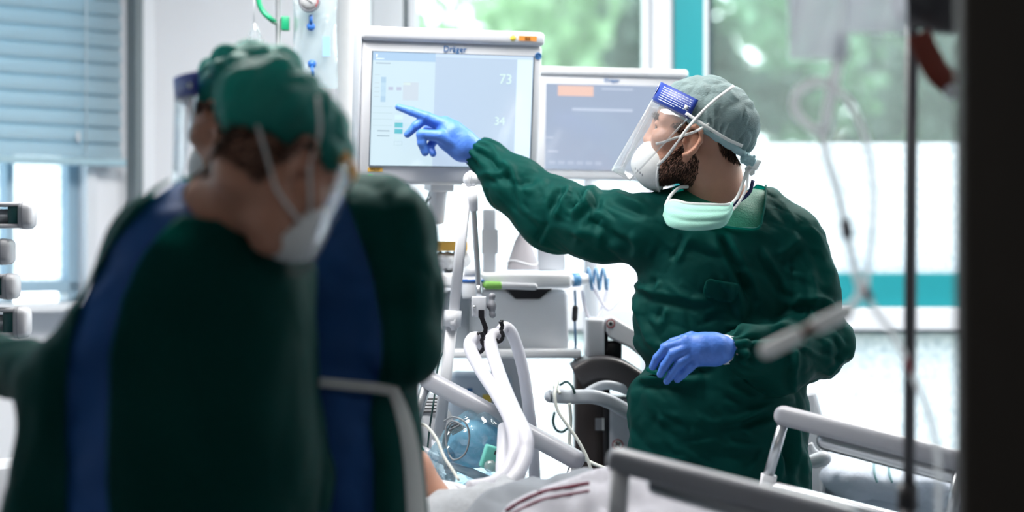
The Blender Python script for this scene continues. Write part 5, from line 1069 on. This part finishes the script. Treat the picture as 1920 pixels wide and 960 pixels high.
mk('bent_arm', tube(cr([P(484, -40, YI - .03), P(485, 0, YI - .03), P(492, 20, YI - .03), P(508, 36, YI - .03), P(520, 44, YI + .02)], 5), .0068, 10), M_GRN, gh); mk('flat_end', pbox(527, 542, 30, 57, YI - .01, YI + .012), M_GRN, gh, bevel=.003)
dc = empty('drip_line', P(478, 70, YI), 'thin clear drip line ending in a clear loop above the far cap', 'drip line'); M_CLR = clear_mat('clear_tubing', (.88, .92, .95), .14, .06, haze=.22)
mk('line', tube([P(476, -60, YI), P(476, 52, YI)], .0022, 8), mat('milky_line', (.7, .73, .78), .4), dc); mk('chamber', lathe([(.002, .05), (.006, .045), (.012, .02), (.013, -.01), (.010, -.03), (.002, -.034)], P(478, 78, YI), n=16), M_CLR, dc); mk('loop', tube(cr([P(474, 52, YI), P(464, 72, YI), P(466, 92, YI), P(478, 100, YI), P(490, 92, YI), P(492, 72, YI), P(480, 52, YI)], 6), .0022, 8), M_CLR, dc)
pb = empty('pressure_infusion_bag', P(590, 160, YI), 'clear pressure infusion bag with round gauge hanging by the white column', 'infusion bag')
def bagf(px0, px1, py0, py1, Y, th, waist=.07):
    def s(sgn):
        def fn(u, v):
            w = 1 - waist * math.sin(math.pi * v) * (1 + .3 * math.sin(6 * v)); xx = (px0 + px1) / 2 + (u - .5) * (px1 - px0) * w; return P(xx, py0 + (py1 - py0) * v, Y) + V3(0, sgn * th * (max(0, math.sin(math.pi * u)) ** .6) * (max(0, math.sin(math.pi * (.06 + .9 * v))) ** .5), 0) + V3(0, .004 * math.sin(9 * u + 7 * v), 0)
        return gridmesh(fn, 16, 22)
    return join([s(-1), s(1)])
mk('bag_skin', bagf(547, 634, -30, 166, YI, .030), clear_mat('bag_film', (.88, .93, .95), .10, .12, haze=.26, hazecol=(.86, .93, .95), bump=.7, bs=22), pb); mk('inner_bag', bagf(560, 612, 22, 130, YI, .018), clear_mat('bag_film2', (.84, .89, .92), .10, .15, haze=.25, hazecol=(.8, .86, .9)), pb)
mk('blue_label', pbox(605, 619, 68, 105, YI - .034, YI - .031), mat('pale_blue_label', (.22, .42, .58), .5), pb, smooth=False)
gz = P(580, 3, YI - .05); gg = mk('gauge', lathe([(.001, -.012), (.024, -.012), (.0265, -.008), (.0265, .010), (.0235, .012), (.0232, .009), (.001, .009)], gz, (0, -1, 0), 32), mat('gauge_rim', (.16, .17, .2), .4, .3), pb); mk('dial', lathe([(.0001, .0102), (.0230, .0098), (.0230, .009)], gz, (0, -1, 0), 28), mat('dial_face', (.36, .38, .40), .5), gg)
mk('needle', rod(gz + V3(-.013, -.0112, .010), gz + V3(.009, -.0112, -.006), .0012, 6), M_BLACK, gg); mk('red_arc', tube([gz + V3(.0215 * math.cos(t), -.0108, .0215 * math.sin(t)) for t in np.linspace(-.7, .8, 12)], .001, 6), mat('gauge_red', (.5, .05, .06), .5), gg)
for t in np.linspace(3.6, 5.8, 7): mk('tick', rod(gz + V3(.017 * math.cos(t), -.0108, .017 * math.sin(t)), gz + V3(.020 * math.cos(t), -.0108, .020 * math.sin(t)), .0007, 5), M_DARK, gg)
mk('gauge_stem', rod(P(583, 28, YI - .045), P(583, 46, YI - .04), .0048), M_BLUE, pb); mk('blue_port', lathe([(.001, .008), (.009, .006), (.011, 0), (.009, -.004)], P(583, 50, YI - .036), (0, -1, 0), 18), M_BLUE, pb); mk('blue_port', lathe([(.001, .008), (.009, .006), (.011, 0), (.009, -.004)], P(585, 120, YI - .034), (0, -1, 0), 18), M_BLUE, pb); mk('port_stem', rod(P(585, 124, YI - .038), P(586, 145, YI - .04), .004), M_BLUE, pb)
# ================================================================== stacked pumps at the left edge
M_PUMP = mat('pump_grey', (.40, .41, .44), .4); M_PG = mat('pump_green', (.015, .10, .10), .35)
pst = empty('pump_rack', V3(P(-95, 0, 4.6)[0], 4.6, 0), 'steel pole rack just outside the view holding the pumps', 'rack'); mk('pole', rod(V3(P(-95, 0, 4.6)[0], 4.62, .05), V3(P(-95, 0, 4.6)[0], 4.62, 1.75), .014), M_STEEL, pst); mk('base', lathe([(.02, 0), (.22, 0), (.22, .03), (.03, .06)], V3(P(-95, 0, 4.6)[0], 4.62, 0)), M_GREY, pst)
for k, (x1, yc, hh, lab) in enumerate(((64, 404, 25, 'rounded grey syringe pump end with green recess, topmost of the stack at the left edge'), (24, 472, 24, 'rounded grey syringe pump end just below the topmost pump, mostly out of view'), (34, 537, 24, 'rounded grey syringe pump end third from the top of the stack at the left edge'), (55, 604, 29, 'rounded grey syringe pump end lowest in the stack, beside the dark sleeve'))):
    e = empty('syringe_pump', P(-60, yc + hh, 4.6), lab, 'pump'); r = hh / F * 4.6
    mk('pump_body', sweep([P(-150, yc, 4.6), P(-70, yc, 4.6)], rrect(r * 1.0, .07, .012, 3), V3(0, 0, 1)), M_PUMP, e); mk('plunger_tube', rod(P(-80, yc + 2, 4.57), P(x1 - 22, yc + 2, 4.57), r * .55), M_LGREY, e)
    mk('green_recess', sweep([P(x1 - 44, yc, 4.57), P(x1 - 22, yc, 4.57)], rrect(r * .82, .026, .012, 4), V3(0, 0, 1)), M_PG, e); mk('end_cap', sweep([P(x1 - 24, yc, 4.57), P(x1 - 16, yc, 4.57), P(x1 - 6, yc, 4.57), P(x1, yc, 4.57)], rrect(r, .034, .016, 5), V3(0, 0, 1), [1, 1.02, .98, .80]), M_PUMP, e)
    mk('cap_seam', sweep([P(x1 - 17, yc, 4.57), P(x1 - 15.5, yc, 4.57)], rrect(r * 1.03, .0352, .0165, 5), V3(0, 0, 1)), M_GREY, e); mk('upper_guide', sweep([P(-80, yc - hh * .8, 4.57), P(x1 - 14, yc - hh * .8, 4.57)], rrect(r * .16, .028, .003, 2), V3(0, 0, 1)), M_PUMP, e); mk('lower_guide', sweep([P(-80, yc + hh * .8, 4.57), P(x1 - 14, yc + hh * .8, 4.57)], rrect(r * .16, .028, .003, 2), V3(0, 0, 1)), M_PUMP, e)
# ================================================================== drip pole, bags and tubing in the right foreground
YP = 3.50
pl = empty('drip_pole', V3(P(1706, 0, YP)[0], YP, 0), 'dark steel drip pole in the blurred right foreground', 'drip stand'); M_POLE = mat('dark_steel_pole', (.14, .14, .15), .4, .5)
x0 = P(1706, 0, YP)[0]; mk('upper_tube', rod(V3(x0 - .003, YP, .8), V3(x0 + .006, YP, 2.1), .0105), M_POLE, pl); mk('lower_tube', rod(V3(x0 - .010, YP, .10), V3(x0 - .003, YP, 1.02), .0150), M_POLE, pl); mk('collar', rod(V3(x0 - .004, YP, .995), V3(x0 - .004, YP, 1.035), .0175), M_DARK, pl)
for k in range(5): t = 2 * math.pi * k / 5; mk('foot', rod(V3(x0 - .01, YP, .10), V3(x0 - .01 + 0.2 * math.cos(t), YP + .20 * math.sin(t), .03), .012), M_POLE, pl)
mk('hook_bar', tube(cr([V3(x0 + .006, YP, 2.1), V3(x0 - .08, YP - .1, 2.12), V3(x0 - .14, YP - .2, 2.08)], 5), .005, 8), M_POLE, pl)
YT = 3.15
M_TUBE = clear_mat('drip_tubing', (.90, .93, .95), .12, .1, haze=.72, hazecol=(.95, .96, .98)); M_BAGF = clear_mat('drip_bag_film', (.92, .94, .98), .10, .15, haze=.55, hazecol=(.93, .95, 1), bump=.4, bs=12)
item('drip_bag', bagf(1478, 1592, -140, 112, YT, .035, .0), M_BAGF, 'clear drip bag hanging at the top edge above the looped tubing', 'drip bag', group=None); item('drip_bag', bagf(1590, 1700, -160, 62, YT + .06, .035, .0), M_BAGF, 'clear drip bag at the top edge beside the dark pole', 'drip bag')
def drip(pts, r, label, m=None, cat='tube', nm='drip_tube'): return item(nm, tube(cr([P(*p) for p in pts], 8), r, 10), m or M_TUBE, label, cat)
drip([(1572, 60, YT), (1572, 110, YT), (1562, 160, YT), (1552, 210, YT - .01), (1548, 250, YT - .02)], .0085, 'thick clear tube hanging straight from the drip bag')
drip([(1560, 158, YT - .02), (1525, 155, YT - .03), (1494, 175, YT - .03), (1490, 205, YT - .03), (1512, 232, YT - .02), (1540, 252, YT - .02), (1552, 300, YT), (1568, 350, YT), (1580, 400, YT), (1588, 440, YT), (1604, 510, YT), (1612, 548, YT), (1590, 582, YT)], .0065, 'clear tube curled in a loop and running down past the shoulder')
drip([(1562, 165, YT + .02), (1588, 185, YT + .02), (1610, 225, YT + .02), (1628, 280, YT + .02), (1638, 360, YT + .02), (1634, 450, YT + .02), (1624, 540, YT + .02), (1640, 580, YT + .02), (1676, 630, YT + .03), (1706, 690, YT + .04), (1736, 760, YT + .05), (1756, 840, YT + .05), (1760, 960, YT + .05), (1750, 1100, YT + .05)], .0048, 'thin clear tube running from the loop down along the dark pole')
item('drip_clamp', rod(P(1584, 412, YT), P(1590, 446, YT), .0095), M_GREY, 'grey roller clamp on the looped tube', 'clamp'); item('red_connector', rod(P(1622, 540, YT + .018), P(1632, 562, YT + .018), .0055), mat('red_clip', (.4, .06, .08), .4), 'small red connector on the thin tube beside the teal transom', 'connector')
item('red_collar', rod(P(1698, 672, YT + .035), P(1706, 700, YT + .04), .0060), mat('red_clip', (.4, .06, .08), .4), 'small red collar on the thin tube crossing the dark pole', 'connector')
sl = empty('suction_handle', P(1500, 630, YT - .02), 'white suction wand hanging from its tube in front of the bent sleeve', 'wand'); mk('wand_tip', capsule(P(1424, 664, YT - .04), P(1506, 624, YT - .03), .0118), mat('wand_white', (.85, .87, .88), .4, transl=.3), sl); mk('wand_body', capsule(P(1520, 617, YT - .03), P(1596, 580, YT), .0125), mat('wand_white', (.85, .87, .88), .4, transl=.3), sl); mk('wand_joint', rod(P(1500, 627, YT - .03), P(1526, 614, YT - .03), .0095), mat('wand_joint', (.28, .22, .2), .5), sl)
dp = empty('dark_pump', P(1740, 60, YP - .2), 'dark device with red-orange strap at the top beside the doorway', 'device'); sp = Soft(); sp.ell(P(1760, -10, YP - .1), (.07, .05, .055), .02); sp.cone(P(1705, 10, YP - .08), .03, P(1780, 40, YP - .1), .02, .02); mk('shell', sp.mesh(.007), M_DARK, dp)
mk('orange_strap', sweep(cr([P(1722, 62, YP - .14), P(1738, 100, YP - .14), P(1760, 138, YP - .14), P(1792, 165, YP - .14)], 6), rrect(.020, .003, .002, 1), V3(.6, 0, .8)), mat('orange_red_strap', (.16, .02, .008), .5), dp); mk('strap_buckle', sphere(P(1786, 172, YP - .15), (.014, .008, .012), 8), M_WHITE, dp)
# ================================================================== empty bed and chair by the window
b2 = empty('spare_bed', V3(P(1700, 0, 5.5)[0], 5.5, 0), 'second bed with white bedding behind the far side rail', 'bed')
dd = Soft(); dd.ell(P(1640, 885, 5.4), (.20, .30, .070), .03); dd.ell(P(1760, 905, 5.45), (.25, .3, .07), .05); dd.ell(P(1570, 880, 5.35), (.09, .25, .06), .05); v_, f_ = dd.mesh(.012); mk('duvet', (crumple(v_, f_, .015, 7, (1, .5, 1)), f_), mat('blue_white_duvet', (.60, .66, .76), .8, var=.04, bump=.15, bs=100), b2)
mk('mattress', pbox(1500, 1980, 925, 985, 5.2, 5.95), mat('pale_mattress2', (.5, .57, .66), .7), b2, bevel=.02); mk('bed_base', span(P(1500, 0, 5.2)[0], P(1960, 0, 5.2)[0], 5.25, 5.9, .08, .70), M_LGREY, b2, bevel=.02)
for y in (1642, 1670): mk('seam', tube(cr([dd.hit(y + dx, yy, off=.006) if dd.hit(y + dx, yy, off=.006) is not None else P(y, yy, 5.1) for dx, yy in ((0, 852), (-3, 870), (-2, 890), (3, 905))], 4), .003, 6), mat('seam_teal', (.25, .45, .48), .7), b2)
cs = empty('side_chair', V3(P(1530, 0, 5.25)[0], 5.25, 0), 'pale grey chair back and armrest between the gowned man and the spare bed', 'chair')
bk = [P(1480, 742, 5.22), P(1530, 732, 5.22), P(1556, 828, 5.18), P(1546, 960, 5.18), P(1480, 960, 5.18)]; mk('backrest', prism(bk, (0, .04, 0)), M_LGREY, cs, smooth=False, bevel=.01); mk('armrest', capsule(P(1516, 868, 5.10), P(1556, 856, 5.06), .018), M_WHITE, cs); mk('arm_bracket', tube(cr([P(1518, 832, 5.12), P(1526, 846, 5.12), P(1540, 852, 5.12), P(1546, 836, 5.12)], 5), .008, 8), M_WHITE, cs)
for dx in (-.06, .06):
    for dy in (-.02, .08): mk('leg', rod(V3(P(1520, 0, 5.2)[0] + dx, 5.2 + dy, 0), V3(P(1520, 0, 5.2)[0] + dx * .8, 5.2 + dy, .82), .012), M_STEEL, cs)

# tubing at the end of the tray
cl = item('coiled_tube', tube([P(1100, 523, 5.27) + V3(.002 * k, 0, 0) + V3(0, .026 * math.cos(k * .7), .026 * math.sin(k * .7)) for k in range(28)], .004, 8), mat('pale_blue_tube', (.18, .36, .56), .35, transl=.3), 'pale blue coiled tube around the tray handle', 'tube')
cable([(1108, 530, 5.27), (1122, 556, 5.26), (1140, 580, 5.26), (1158, 566, 5.28), (1166, 548, 5.30)], .0045, M_HOSE, 'white tube sagging from the tray handle toward the gown', 'sagging_tube')
cable([(1092, 545, 5.27), (1098, 580, 5.26), (1112, 604, 5.25), (1126, 585, 5.27), (1138, 545, 5.30), (1140, 505, 5.34)], .0045, M_HOSE, 'white tube looping below the coiled tube', 'looping_tube')
item('tray_clip', capsule(P(1079, 572, 5.25), P(1077, 603, 5.25), .007), M_DARK, 'small dark clip hanging below the tray handle', 'clip')
item('clip_line', tube(cr([P(1078, 545, 5.26), P(1079, 575, 5.25), P(1078, 605, 5.25), P(1079, 650, 5.26), P(1076, 700, 5.3)], 6), .003, 8), mat('pale_blue_tube', (.18, .36, .56), .35, transl=.3), 'pale blue line running down past the dark clip', 'tube')
